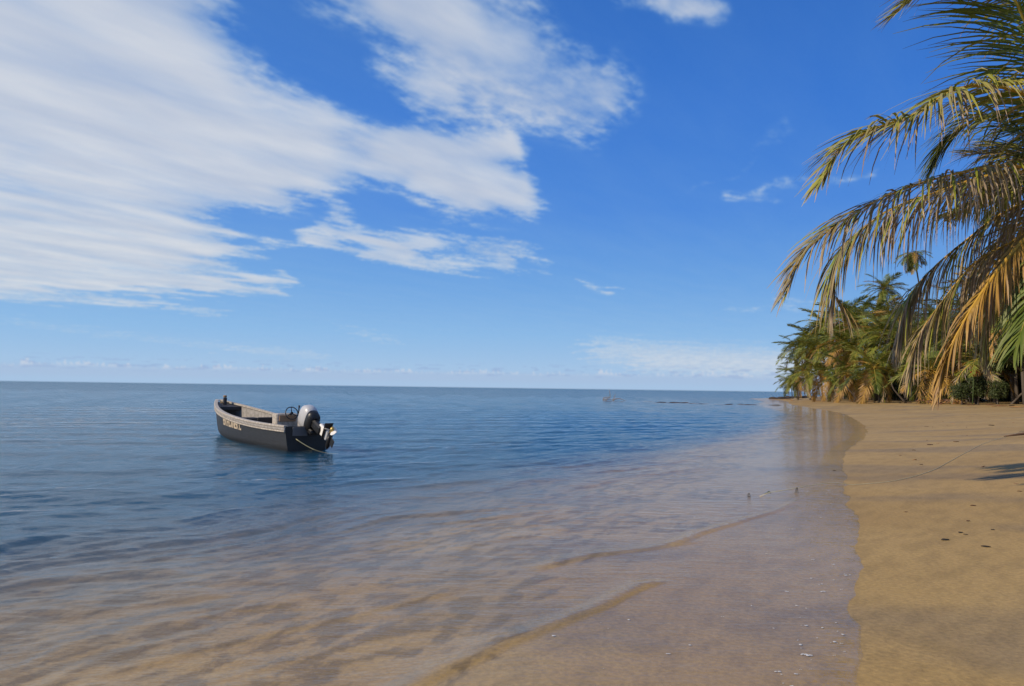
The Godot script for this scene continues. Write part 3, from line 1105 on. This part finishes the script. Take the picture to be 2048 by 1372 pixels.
func make_motor(boat: Node3D, silver: Material, black: Material, white: Material) -> void:
	var e := Node3D.new()
	e.name = "outboard_motor"
	boat.add_child(e)
	e.position = Vector3(0.10, 0.62, 0.16)
	e.rotation = Vector3(deg_to_rad(-64.0), 0.12, 0)
	# cowling: rounded shell, longer at the back, lathe of ovals
	var st := tool()
	st.set_smooth_group(1)
	var rows := [[0.10, 0.14, 0.22, 0.02], [0.16, 0.185, 0.30, 0.04], [0.30, 0.20, 0.335, 0.05], [0.44, 0.195, 0.325, 0.04], [0.55, 0.175, 0.28, 0.02], [0.62, 0.13, 0.20, 0.0], [0.655, 0.06, 0.10, -0.02], [0.66, 0.004, 0.01, -0.02]]
	var prev := []
	for r in rows:
		var loop := []
		for k in 20:
			var a := TAU * k / 20.0
			var ca := signf(cos(a)) * pow(absf(cos(a)), 0.7)
			var sa := signf(sin(a)) * pow(absf(sin(a)), 0.7)
			loop.append(Vector3(ca * r[1], r[0], sa * r[2] + r[3]))
		if prev.size():
			for k in 20:
				var k2 := (k + 1) % 20
				quad(st, prev[k], prev[k2], loop[k2], loop[k])
		prev = loop
	put("cowling", done(st), silver, e)
	var bt := tool()
	bt.set_smooth_group(1)
	prev = []
	for r in [[-0.04, 0.10, 0.17, 0.03], [0.0, 0.165, 0.27, 0.04], [0.10, 0.178, 0.29, 0.04], [0.165, 0.190, 0.305, 0.04], [0.17, 0.17, 0.28, 0.04]]:
		var loop := []
		for k in 20:
			var a := TAU * k / 20.0
			loop.append(Vector3(signf(cos(a)) * pow(absf(cos(a)), 0.7) * r[1], r[0], signf(sin(a)) * pow(absf(sin(a)), 0.7) * r[2] + r[3]))
		if prev.size():
			for k in 20:
				quad(bt, prev[k], prev[(k + 1) % 20], loop[(k + 1) % 20], loop[k])
		prev = loop
	put("cowl_band", done(bt), black, e)
	boat_part("midsection", Vector3(0, -0.20, 0.06), Vector3(0.17, 0.56, 0.24), black, e, Basis(), 0.06)
	boat_part("leg", Vector3(0, -0.56, 0.10), Vector3(0.085, 0.46, 0.26), white, e, Basis(), 0.035)
	boat_part("cavitation_plate", Vector3(0, -0.70, 0.20), Vector3(0.24, 0.022, 0.46), black, e, Basis(), 0.01)
	var g := tool()
	tube(g, [Vector3(0, -0.90, -0.22), Vector3(0, -0.90, -0.14), Vector3(0, -0.90, 0.05), Vector3(0, -0.90, 0.25)], [0.012, 0.055, 0.07, 0.055], 10)
	put("gearcase", done(g), black, e)
	boat_part("skeg", Vector3(0, -1.02, 0.06), Vector3(0.02, 0.22, 0.20), black, e, Basis(Vector3.RIGHT, 0.2), 0.008)
	var hub := tool()
	tube(hub, [Vector3(0, 0, 0), Vector3(0, 0, 0.13), Vector3(0, 0, 0.17)], [0.055, 0.05, 0.02], 9)
	var pr := put("propeller", done(hub), mat(Color(0.55, 0.38, 0.12), 0.35, 0.6), e)
	pr.position = Vector3(0, -0.90, 0.26)
	for k in 3:
		var bl := tool()
		bl.set_smooth_group(-1)
		var a := TAU * k / 3.0 + 0.4
		var rad := Vector3(cos(a), sin(a), 0)
		var tang := Vector3(-sin(a), cos(a), 0)
		var outline := [[0.04, -0.03], [0.10, -0.075], [0.17, -0.06], [0.19, 0.0], [0.16, 0.065], [0.09, 0.06], [0.04, 0.03]]
		var front := []
		var back := []
		for q in outline:
			var p: Vector3 = rad * q[0] + tang * q[1] * 0.9 + Vector3(0, 0, 0.06 + q[1] * 0.7)
			front.append(p)
			back.append(p + Vector3(0, 0, 0.010))
		for j in range(1, 6):
			tri(bl, front[0], front[j], front[j + 1])
			tri(bl, back[0], back[j + 1], back[j])
		for j in 7:
			quad(bl, front[j], front[(j + 1) % 7], back[(j + 1) % 7], back[j])
		put("blade", done(bl), white, pr)
	boat_part("clamp_bracket", Vector3(0, 0.0, -0.16), Vector3(0.24, 0.34, 0.14), black, e, Basis(), 0.03)


# ---------------------------------------------------------------- small things
func rock_mesh(seed_: int, flat: float) -> ArrayMesh:
	var s := SphereMesh.new()
	s.radial_segments = 14
	s.rings = 8
	var arr := s.get_mesh_arrays()
	var v: PackedVector3Array = arr[Mesh.ARRAY_VERTEX]
	n_fine.seed = seed_
	for k in v.size():
		var p := v[k] * 2.0
		p *= 1.0 + 0.75 * n_fine.get_noise_3dv(p * 14.0)
		v[k] = Vector3(p.x, p.y * flat, p.z)
	var st := tool()
	st.set_smooth_group(-1)
	for i in arr[Mesh.ARRAY_INDEX]:
		st.add_vertex(v[i])
	return done(st)


func fallen_leaf_mesh(seed_: int) -> ArrayMesh:
	var r := RandomNumberGenerator.new()
	r.seed = seed_
	var st := tool()
	st.set_smooth_group(-1)
	var prev := []
	for k in 6:
		var t := k / 5.0
		var w := 0.30 * sin(PI * (0.06 + 0.88 * t))
		var y := 0.05 + 0.08 * sin(t * 2.4 + r.randf())
		var a := Vector3(t - 0.5, y + 0.12 * w, -w)
		var b := Vector3(t - 0.5, y - 0.10, 0)
		var c := Vector3(t - 0.5, y + 0.14 * w, w)
		if k > 0:
			quad(st, prev[0], prev[1], b, a)
			quad(st, prev[1], prev[2], c, b)
		prev = [a, b, c]
	return done(st)


func on_sand(x: float, z: float, lift := 0.0) -> Vector3:
	return Vector3(x, bed(x, z) + lift, z)


# ---------------------------------------------------------------- all of it
func _ready() -> void:
	rng.seed = 7
	# camera
	var cam := Camera3D.new()
	cam.name = "camera"
	cam.fov = 48.0
	cam.near = 0.1
	cam.far = 30000.0
	add_child(cam)
	cam.transform = Transform3D(Basis(Vector3.RIGHT, deg_to_rad(3.361)) * Basis(Vector3.BACK, deg_to_rad(0.786)), Vector3(0, 1.65, 0))
	cam.current = true
	# sky, sun, exposure
	var env := Environment.new()
	env.background_mode = Environment.BG_SKY
	var pano := PanoramaSkyMaterial.new()
	pano.panorama = make_sky()
	var sky := Sky.new()
	sky.sky_material = pano
	env.sky = sky
	env.tonemap_mode = Environment.TONE_MAPPER_LINEAR
	env.tonemap_exposure = 1.0
	env.sdfgi_enabled = true
	env.ssao_enabled = true
	env.ssil_enabled = true
	var we := WorldEnvironment.new()
	we.name = "world_environment"
	we.environment = env
	add_child(we)
	var sun := DirectionalLight3D.new()
	sun.name = "sun"
	sun.light_energy = 1.4
	sun.light_color = Color(1.0, 0.93, 0.82)
	sun.light_angular_distance = 0.5
	sun.shadow_enabled = true
	add_child(sun)
	sun.look_at_from_position(Vector3(-0.77, 0.53, 0.36) * 50.0, Vector3.ZERO)
	print("sky ", Time.get_ticks_msec())

	# noises
	for n in [n_big, n_mid, n_fine]:
		n.noise_type = FastNoiseLite.TYPE_SIMPLEX_SMOOTH
		n.fractal_type = FastNoiseLite.FRACTAL_FBM
	n_big.seed = 3
	n_big.frequency = 0.045
	n_big.fractal_octaves = 4
	n_mid.seed = 11
	n_mid.frequency = 0.06
	n_mid.fractal_octaves = 4
	n_fine.seed = 19
	n_fine.frequency = 0.05
	n_fine.fractal_octaves = 3
	make_shore_table()

	# ground
	var sand := StandardMaterial3D.new()
	sand.vertex_color_use_as_albedo = true
	sand.albedo_texture = noise_texture(1024, 0.03, 7, 2, Color(0.80, 0.80, 0.80), Color(1.0, 1.0, 1.0))
	sand.uv1_triplanar = true
	sand.uv1_world_triplanar = true
	sand.uv1_scale = Vector3.ONE * 0.55
	sand.roughness = 0.85
	sand.heightmap_enabled = true
	sand.heightmap_texture = noise_texture(1024, 0.02, 6, 4, Color.BLACK, Color.WHITE)
	sand.heightmap_scale = 0.35
	make_ground(sand)
	print("ground ", Time.get_ticks_msec())

	# sea
	var water := StandardMaterial3D.new()
	water.transparency = BaseMaterial3D.TRANSPARENCY_ALPHA
	water.albedo_color = Color(Color(0.012, 0.055, 0.085).linear_to_srgb(), 0.03)
	water.roughness = 0.03
	water.metallic_specular = 0.38
	water.normal_enabled = true
	water.normal_texture = normal_texture(1024, 0.012, 6, 0.62, 6.0, 6)
	water.normal_scale = 0.5
	water.uv1_triplanar = true
	water.uv1_world_triplanar = true
	water.uv1_scale = Vector3(0.12, 0.3, 0.34)
	var film_m: StandardMaterial3D = water.duplicate()
	film_m.normal_scale = 0.25
	film_m.metallic_specular = 0.36
	var far_m: StandardMaterial3D = water.duplicate()
	far_m.normal_scale = 0.8
	far_m.metallic_specular = 0.38
	far_m.uv1_scale = Vector3(0.05, 0.1, 0.11)
	make_sea(water, film_m, far_m)
	print("sea ", Time.get_ticks_msec())

	# the body of the sea: what its depth does to light
	env.volumetric_fog_enabled = true
	env.volumetric_fog_density = 0.0
	var body := FogVolume.new()
	body.name = "sea_body"
	body.shape = RenderingServer.FOG_VOLUME_SHAPE_BOX
	body.size = Vector3(18000, 30.0, 18000)
	var tint := FogMaterial.new()
	tint.density = 0.6
	tint.albedo = Color(0.035, 0.19, 0.36).linear_to_srgb()
	body.material = tint
	add_child(body)
	body.position = Vector3(0, -15.05, 0)
	tag(body, "", "", "", "structure")

	make_boat()

	# palms
	var leaf_m := StandardMaterial3D.new()
	leaf_m.vertex_color_use_as_albedo = true
	leaf_m.roughness = 0.55
	leaf_m.cull_mode = BaseMaterial3D.CULL_DISABLED
	leaf_m.backlight_enabled = true
	leaf_m.backlight = Color(0.5, 0.5, 0.4)
	var stalk_m := StandardMaterial3D.new()
	stalk_m.vertex_color_use_as_albedo = true
	stalk_m.roughness = 0.5
	var bark := mat(Color(0.17, 0.135, 0.105), 0.9)
	bark.albedo_texture = noise_texture(512, 0.03, 5, 13, Color(0.5, 0.5, 0.5), Color(1, 1, 1))
	bark.uv1_triplanar = true
	bark.uv1_scale = Vector3(1, 2.5, 1)
	near_palm(leaf_m, stalk_m, bark)
	make_grove_fronds(leaf_m, stalk_m)
	var palms := [
		[72.73,22.06,-150.0, 1.05, 20, -62, 68, 0.35, "tall palm with a round crown rising above the grove"],
		[73.39,27.51,-140.0, 0.80, 18, -86, 10, 0.6, "tallest slender palm with a crown of hanging fronds"],
		[50.92,12.63,-125.0, 1.1, 18, -45, 62, 0.2, "palm with the highest crown at the seaward end of the grove"],
		[52.01,13.02,-120.0, 1.1, 18, -45, 70, 0.2, "tall palm right behind the seaward end of the grove"],
		[49.81,10.66,-110.0, 1.1, 18, -50, 66, 0.3, "bushy palm in the middle of the seaward palms"],
		[50.38,9.64,-130.0, 1.0, 18, -50, 60, 0.2, "palm on the sloping seaward flank, below the highest crown"],
		[51.97,8.40,-140.0, 1.0, 16, -50, 58, 0.2, "palm low on the seaward flank of the grove"],
		[55.16,4.98,-150.0, 0.9, 16, -55, 55, 0.2, "short palm at the seaward foot of the grove"],
		[47.25,7.39,-118.0, 1.05, 18, -55, 60, 0.4, "golden tinged palm on the seaward front of the grove"],
		[46.06,7.64,-108.0, 1.1, 18, -55, 65, 0.4, "golden palm in front of the highest seaward crowns"],
		[45.24,6.58,-100.0, 1.1, 18, -55, 65, 0.45, "palm in the front row, left of the yellow skirted palm"],
		[55.09,12.61,-115.0, 1.1, 18, -50, 72, 0.2, "tall upright palm below the round crowned palm"],
		[46.09,7.62,-95.0, 1.1, 18, -55, 74, 0.3, "palm with upright fronds above the yellow skirted palm"],
		[45.55,4.56,-112.0, 1.0, 16, -60, 55, 0.6, "low palm with orange lower fronds by the sand"],
		[43.91,4.29,-100.0, 0.95, 16, -60, 60, 0.7, "low palm with long yellow fronds near the sand"],
		[42.34,4.65,-90.0, 1.05, 16, -75, 66, 0.8, "star shaped young palm with a skirt of yellow fronds"],
		[48.90,5.35,-128.0, 1.0, 16, -55, 55, 0.4, "leaning palm at the gap where the sea shows through"],
		[59.59,4.01,-165.0, 0.78, 14, -40, 50, 0.1, "lone small palm on the tip of the point"],
		[50.49,9.91,-100.0, 1.1, 18, -55, 66, 0.3, "palm in the shaded middle of the grove"],
		[46.58,6.76,-90.0, 1.05, 18, -55, 70, 0.3, "palm behind the tips of the drooping dry fronds"],
		[43.45,4.14,-80.0, 1.0, 14, -65, 60, 0.7, "low palm with amber fronds behind the driftwood heap"],
		[48.42,7.09,-85.0, 1.1, 18, -55, 70, 0.3, "palm behind the long yellow hanging frond"],
		[50.68,9.34,-85.0, 1.1, 18, -55, 70, 0.3, "high palm behind the long yellow hanging frond"],
		[50.34,10.49,-80.0, 1.1, 18, -55, 70, 0.2, "high palm towards the edge of the photograph"],
		[45.85,8.49,-70.0, 1.1, 18, -35, 70, 0.2, "palm at the very edge of the photograph"],
		[45.61,5.2,-75.0, 1.0, 12, -35, 60, 0.7, "low palm with yellow fronds beside the red flower"],
		[43.65,6.9,-65.0, 1.0, 14, -25, 60, 0.4, "low palm with orange fronds near the edge of the photograph"],
	]
	for p in palms:
		var crown := Vector3(p[0], p[1], p[2])
		if p[1] > 6.0 and p[1] < 12.0:
			crown.y += 1.3
		var lean: float = minf(3.2, crown.y * 0.28)
		var fx: float = crown.x + lean * rng.randf_range(0.5, 1.1)
		var fz: float = crown.z - rng.randf_range(-1.0, 1.0)
		grove_palm(crown, on_sand(fx, fz, -0.08), p[3], p[4], p[5], p[6], p[7], leaf_m, stalk_m, bark, p[8])
	for k in 58:
		var q := rng.randf()
		var z := lerpf(-50.0, -140.0, q)
		var x := lerpf(47.0, 58.0, q) + rng.randf_range(1.0, 16.0)
		var h := rng.randf_range(3.5, 11.5) if z < -84.0 else rng.randf_range(7.5, 11.5)
		grove_palm(Vector3(x - 1.0, h, z), on_sand(x, z, -0.08), 1.1, 15, -55, 68, 0.25, leaf_m, stalk_m, bark, "palm crowded in the shade behind the front row", "palms deep in the grove")
	print("palms ", Time.get_ticks_msec())

	# broad leaved trees and undergrowth
	var green_m := StandardMaterial3D.new()
	green_m.vertex_color_use_as_albedo = true
	green_m.roughness = 0.6
	green_m.cull_mode = BaseMaterial3D.CULL_DISABLED
	green_m.backlight_enabled = true
	green_m.backlight = Color(0.4, 0.42, 0.3)
	var clouds := []
	for k in 3:
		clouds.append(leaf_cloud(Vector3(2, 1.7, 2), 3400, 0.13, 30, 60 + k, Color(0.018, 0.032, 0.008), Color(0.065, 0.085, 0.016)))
	for k in 44:
		var q := rng.randf()
		var z := lerpf(-50.0, -128.0, q)
		var x := lerpf(50.0, 62.0, q) + rng.randf_range(2.0, 20.0)
		var h := rng.randf_range(7.0, 13.0)
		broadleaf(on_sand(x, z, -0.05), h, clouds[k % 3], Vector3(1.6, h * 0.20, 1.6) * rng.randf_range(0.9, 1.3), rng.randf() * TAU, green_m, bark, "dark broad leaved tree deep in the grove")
	for k in 14:
		var z := -46.0 - k * 2.7
		var x := lerpf(41.5, 47.5, k / 13.0) + rng.randf_range(1.0, 4.5)
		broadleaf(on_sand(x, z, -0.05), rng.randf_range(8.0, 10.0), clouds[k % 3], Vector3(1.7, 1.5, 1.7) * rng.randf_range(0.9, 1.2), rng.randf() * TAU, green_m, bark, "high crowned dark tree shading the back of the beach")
	for k in 120:
		var q := (k % 40) / 39.0
		var z := lerpf(-44.0, -128.0, q) + rng.randf_range(-1.0, 1.0)
		var edge := lerpf(39.0, 53.0, q) + 1.5 * sin(q * PI)
		var x: float = edge + [2.0, 5.5, 10.0][k / 40] + rng.randf_range(-1.2, 1.8)
		if z > -84.0:
			x += 8.0
		var h: float = rng.randf_range(1.8, 3.6) + [0.0, 1.2, 3.0][k / 40]
		broadleaf(on_sand(x, z, -0.05), h, clouds[k % 3], Vector3(1.0, h * 0.30, 1.0) * rng.randf_range(0.85, 1.2), rng.randf() * TAU, green_m, bark, "dark leafy shrub under the palms at the edge of the sand", "leafy_shrub", "shrub", "shrubs under the palms")

	for b in [[44.6, -73.8, 3.0, "leafy shrub behind the red flower head"], [43.1, -73.9, 2.2, "small leafy shrub beside the red flower head"], [45.6, -72.4, 2.4, "small leafy shrub beside the crooked bare stem"]]:
		broadleaf(on_sand(b[0], b[1], -0.05), b[2], clouds[0], Vector3(0.55, b[2] * 0.28, 0.55), b[0], green_m, bark, b[3], "leafy_shrub", "shrub", "shrubs under the palms")

	# rocks of the point and of the reef
	var rock_m := mat(Color(0.075, 0.058, 0.05), 0.85)
	rock_m.albedo_texture = noise_texture(512, 0.03, 5, 23, Color(0.45, 0.42, 0.4), Color(1, 1, 1))
	rock_m.uv1_triplanar = true
	rock_m.uv1_scale = Vector3.ONE * 0.7
	var rocks := []
	for k in 4:
		rocks.append(rock_mesh(30 + k, 0.55))
	for k in 30:
		var q := rng.randf()
		var x := lerpf(58.5, 66.5, q) + rng.randf_range(-1.0, 1.0)
		var z := lerpf(-180.0, -166.0, rng.randf())
		var o := put("shore_rock", rocks[k % 4], rock_m)
		o.position = on_sand(x, z, 0.02)
		o.position.y = maxf(o.position.y, -0.05)
		o.rotation.y = rng.randf() * TAU
		var s := rng.randf_range(0.35, 1.0)
		o.scale = Vector3(s * 1.3, s * 0.9, s)
		tag(o, "dark brown rock heaped at the tip of the point", "rock", "rocks at the tip of the point")
	for k in 34:
		var q := rng.randf()
		var z := lerpf(-112.0, -92.0, q) + rng.randf_range(-3.0, 3.0)
		var x := lerpf(17.0, 33.0, q) + rng.randf_range(-3.0, 3.0)
		var o := put("reef_rock", rocks[k % 4], rock_m)
		o.position = Vector3(x, -0.16, z)
		o.rotation.y = rng.randf() * TAU
		var s := rng.randf_range(0.3, 0.9)
		o.scale = Vector3(s * 1.5, s * 0.45, s)
		tag(o, "low brown reef rock just breaking the far water", "rock", "reef rocks awash before the point")

	# bare branches standing in the sea
	var grey_wood := mat(Color(0.24, 0.21, 0.19), 0.9)
	var sn := thing("dead_branch", "bare grey branches of a sunken tree sticking out of the far sea", "driftwood", Vector3(15.1, 0.0, -116.0))
	sn.scale = Vector3.ONE * 0.62
	for b in [[[-1.6, -0.3, 0], [-1.2, 0.5, 0.1], [-0.4, 0.9, 0.2], [-0.7, 2.9, 0.1]], [[-1.9, -0.2, 0], [-1.9, 0.7, 0], [-0.3, 0.9, 0.3]], [[0.3, -0.3, 0], [0.6, 0.8, 0], [0.9, 1.7, 0.2]], [[0.2, 0.0, 0], [1.4, 0.6, 0.2], [2.9, 0.15, 0.3], [3.6, -0.2, 0.3]], [[-2.2, 0.3, 0], [-0.6, 0.35, 0], [1.6, 0.25, 0]]]:
		var pts := []
		var rad := []
		for k in b.size():
			pts.append(Vector3(b[k][0], b[k][1], b[k][2]))
			rad.append(lerpf(0.13, 0.04, float(k) / (b.size() - 1)))
		var st := tool()
		tube(st, resample(pts, 8), [rad[0], rad[0], 0.10, 0.09, 0.08, 0.07, 0.05, 0.03], 6)
		put("branch", done(st), grey_wood, sn)

	# mooring rope across the sand into the shallows
	var rope_pts := []
	for p in [[24.0, -34.0], [18.65, -28.1], [15.2, -24.2], [12.46, -20.79], [9.9, -17.4], [8.28, -15.31], [6.9, -13.9], [6.0, -13.5]]:
		rope_pts.append(on_sand(p[0], p[1], 0.012))
	for p in [[5.55, 0.10, -13.4], [5.0, 0.10, -12.95], [4.6, 0.11, -12.5], [4.2, 0.09, -12.2], [3.85, 0.05, -12.12], [3.75, -0.03, -12.1]]:
		rope_pts.append(Vector3(p[0], p[1], p[2]))
	var rp := resample(rope_pts, 90)
	var rr := []
	for k in 90:
		rr.append(0.005)
		if rp[k].x > 5.7:
			rp[k].y = bed(rp[k].x, rp[k].z) + 0.006
	var rope := tool()
	tube(rope, rp, rr, 5)
	var ro := put("mooring_rope", done(rope), mat(Color(0.52, 0.46, 0.30), 0.95))
	tag(ro, "thin pale mooring rope running across the sand into the water", "rope")
	# weed caught on the rope
	for w in [[4.62, 0.11, -12.52, 0.26, "brown"], [4.05, 0.09, -12.16, 0.2, "green"], [3.72, 0.06, -12.1, 0.12, "thin"]]:
		var st := tool()
		for k in 3:
			var a := Vector3(w[0] + k * 0.006 - 0.006, w[1] + 0.01, w[2])
			tube(st, [a, a + Vector3(0.02 * k - 0.03, -w[3] * 0.15 if w[4] == "green" else -w[3] * 0.35, 0.01), a + Vector3(0.05 * k - 0.08 if w[4] == "green" else 0.012, -w[3] * (0.2 if w[4] == "green" else 0.42), 0.02)], [0.004, 0.005, 0.002], 5)
		var o := put("seaweed", done(st), mat(Color(0.035, 0.06, 0.015) if w[4] == "green" else Color(0.05, 0.04, 0.02), 0.7))
		tag(o, {"green": "green tuft of seaweed caught on the mooring rope", "brown": "dark brown seaweed strand hanging from the mooring rope", "thin": "thin seaweed strand at the seaward end of the rope"}[w[4]], "seaweed")

	# litter on the sand
	var leaf_meshes := [fallen_leaf_mesh(1), fallen_leaf_mesh(2), fallen_leaf_mesh(3)]
	var litter := [[5.26,-10.33,0.10,"small round brown leaf alone on the smooth sand",0],[12.32,-22.76,0.38,"long reddish brown leaf lying across the beach",0],[10.85,-20.85,0.2,"curled brown leaf beside the long reddish leaf",0],[9.68,-19.26,0.13,"small dark leaf nearest the wet edge of the bay",0],[20.53,-33.04,0.5,"dark leaf high on the grey part of the beach",1],[5.58,-9.48,0.12,"pale brown leaf scrap among the dark leaves",0],[6.36,-10.68,0.15,"reddish leaf scrap on the sand by the dark leaves",0],[4.83,-7.91,0.18,"dark leaf with a reddish end, closest to the camera",1],[5.05,-8.73,0.15,"small dark leaf above the curved mark in the sand",1],[4.66,-8.34,0.2,"thin dark leaf at the curved mark in the sand",1],[5.48,-8.84,0.11,"dark scrap to the right of the paired leaves",1],[5.03,-8.6,0.10,"tiny dark scrap below the paired leaves",1],[7.8,-11.9,0.14,"brown leaf at the edge of the photograph",0],[13.64,-23.72,0.35,"straw coloured leaf strip beyond the reddish leaf",2],[6.67,-15.99,0.14,"dark red seed lying in the film of water",1]]
	var tones := [mat(Color(0.12, 0.045, 0.02), 0.8), mat(Color(0.06, 0.045, 0.03), 0.8), mat(Color(0.24, 0.14, 0.07), 0.8)]
	for k in litter.size():
		var l: Array = litter[k]
		var o := put("fallen_leaf", leaf_meshes[k % 3], tones[l[4]])
		o.position = on_sand(l[0], l[1], 0.004)
		o.rotation.y = rng.randf_range(-0.6, 0.6)
		o.scale = Vector3(l[2], l[2] * 0.7, l[2] * 0.9) * 0.5
		tag(o, l[3], "leaf", "leaves scattered on the beach")
	# driftwood
	var wood := mat(Color(0.10, 0.055, 0.03), 0.9)
	var st1 := tool()
	tube(st1, resample([Vector3(-0.7, 0.0, 0.1), Vector3(0.1, 0.10, 0.0), Vector3(0.9, 0.16, -0.1), Vector3(2.0, 0.12, -0.15)], 9), [0.015, 0.03, 0.045, 0.055, 0.06, 0.06, 0.065, 0.06, 0.04], 7)
	var dw := put("driftwood_stick", done(st1), wood)
	dw.position = on_sand(16.5, -24.9, 0.02)
	tag(dw, "dark driftwood stick lying on the sand at the edge of the photograph", "driftwood")
	var sticks := [mat(Color(0.34, 0.17, 0.06), 0.9), mat(Color(0.20, 0.09, 0.045), 0.9), mat(Color(0.09, 0.05, 0.035), 0.9)]
	var heap := thing("driftwood_heap", "low heap of orange brown dead fronds and driftwood at the grove's edge", "driftwood", on_sand(43.4, -77.5, 0.0))
	for k in 46:
		var st := tool()
		var a := Vector3(rng.randf_range(-2.4, 2.0), rng.randf_range(0.05, 0.45), rng.randf_range(-1.0, 1.0))
		var d := Vector3(rng.randf_range(-1.0, 1.0), rng.randf_range(-0.18, 0.22), rng.randf_range(-0.6, 0.6)) * 0.9
		tube(st, [a - d * 0.5, a + Vector3(0, 0.08, 0), a + d * 0.5], [0.03, 0.055, 0.02], 5)
		put("dead_stick", done(st), sticks[k % 3], heap)
	for b in [[46.6, -72.0, 2.6, 3.2, "crooked bare stem leaning out beside the dark thicket"], [44.9, -74.5, -0.5, 2.4, "thin upright bare stem in front of the thicket"], [44.0, -86.0, -2.2, 3.0, "bare leaning stem under the star shaped palm"], [43.5, -96.0, -2.6, 3.4, "bare slanting stem under the golden palms"]]:
		var st := tool()
		tube(st, resample([Vector3.ZERO, Vector3(b[2] * 0.3, b[3] * 0.25, 0), Vector3(b[2] * 0.7, b[3] * 0.6, 0.1), Vector3(b[2] * 0.8, b[3], 0.2)], 8), [0.12, 0.11, 0.10, 0.09, 0.08, 0.07, 0.06, 0.04], 6)
		var o := put("bare_stem", done(st), bark)
		o.position = on_sand(b[0], b[1], -0.05)
		tag(o, b[4], "stem", "bare stems at the grove's edge")
	# twigs and bits of frond washed up along the grove and over the beach
	var twigs := []
	for k in 4:
		var st := tool()
		tube(st, [Vector3(-0.5, 0.0, 0.0), Vector3(-0.1, 0.05, 0.06 * (k - 1.5)), Vector3(0.25, 0.03, 0.02), Vector3(0.5, 0.06, -0.05 * k)], [0.02, 0.045, 0.04, 0.012], 5)
		if k % 2:
			tube(st, [Vector3(0.0, 0.04, 0.0), Vector3(0.22, 0.10, 0.16)], [0.03, 0.01], 5)
		twigs.append(done(st))
	for k in 64:
		var o := put("twig", twigs[k % 4], sticks[k % 3])
		var z := lerpf(-60.0, -165.0, pow(rng.randf(), 1.2))
		var x := lerpf(43.0, 58.0, (-60.0 - z) / 105.0) - rng.randf_range(0.5, 4.0)
		var s := rng.randf_range(0.4, 1.3)
		var of_line := k < 40
		if not of_line:
			z = -8.0 - pow(rng.randf(), 0.8) * 34.0
			x = shore_x(z) + rng.randf_range(1.5, 2.0 - z * 0.22)
			s = rng.randf_range(0.06, 0.22)
		o.position = on_sand(x, z, 0.005)
		o.rotation.y = rng.randf() * TAU
		o.scale = Vector3(s, minf(s, 0.8), s)
		if of_line:
			tag(o, "brown twig in the wrack line along the edge of the grove", "twig", "twigs of the wrack line")
		else:
			tag(o, "tiny brown twig scattered on the open sand of the beach", "twig", "twigs scattered on the open sand")
	# red flower in the undergrowth
	var fl := thing("ginger_plant", "plant with a single red flower head in the undergrowth", "plant", on_sand(43.6, -73.0, -0.02))
	var fs := tool()
	tube(fs, [Vector3.ZERO, Vector3(0.1, 1.4, 0), Vector3(0.15, 2.9, 0)], [0.05, 0.04, 0.03], 6)
	put("stem", done(fs), mat(Color(0.05, 0.08, 0.02), 0.7), fl)
	var red := mat(Color(0.45, 0.03, 0.012), 0.6)
	for k in 9:
		var ft := tool()
		var a := k * 2.4
		var y := 2.75 + 0.05 * k
		var d := Vector3(cos(a), 0.5, sin(a))
		tube(ft, [Vector3(0.15, y, 0), Vector3(0.15, y, 0) + d * 0.16, Vector3(0.15, y, 0) + d * 0.30 + Vector3(0, 0.08, 0)], [0.03, 0.09, 0.015], 6)
		put("petal", done(ft), red, fl)

	# foam flecks left on the wet sand
	var fv := tool()
	fv.set_smooth_group(1)
	for k in 90:
		var z := -4.0 - pow(rng.randf(), 1.8) * 9.0
		var band: float = rng.randf_range(0.12, 0.5) if rng.randf() < 0.72 else rng.randf_range(0.2, 2.0)
		var x := shore_x(z) - band / 0.92
		var y := water_height(x, z, 6.0) + 0.001
		var s := rng.randf_range(0.003, 0.010)
		for bub in rng.randi_range(1, 4):
			var p := Vector3(x + rng.randf_range(-2.2, 2.2) * s, y, z + rng.randf_range(-1.0, 1.0) * s)
			var q := s * rng.randf_range(0.5, 1.0)
			var top := p + Vector3(0, q * 0.45, 0)
			for j in 7:
				var a := TAU * j / 7.0
				var b := TAU * (j + 1) / 7.0
				tri(fv, p + Vector3(cos(a) * q * 1.5, 0, sin(a) * q), p + Vector3(cos(b) * q * 1.5, 0, sin(b) * q), top)
	var fo := put("sea_foam", done(fv), mat(Color(0.5, 0.5, 0.5), 0.5))
	tag(fo, "white flecks of foam scattered over the wet sand", "foam", "", "stuff")
	print("done ", Time.get_ticks_msec())
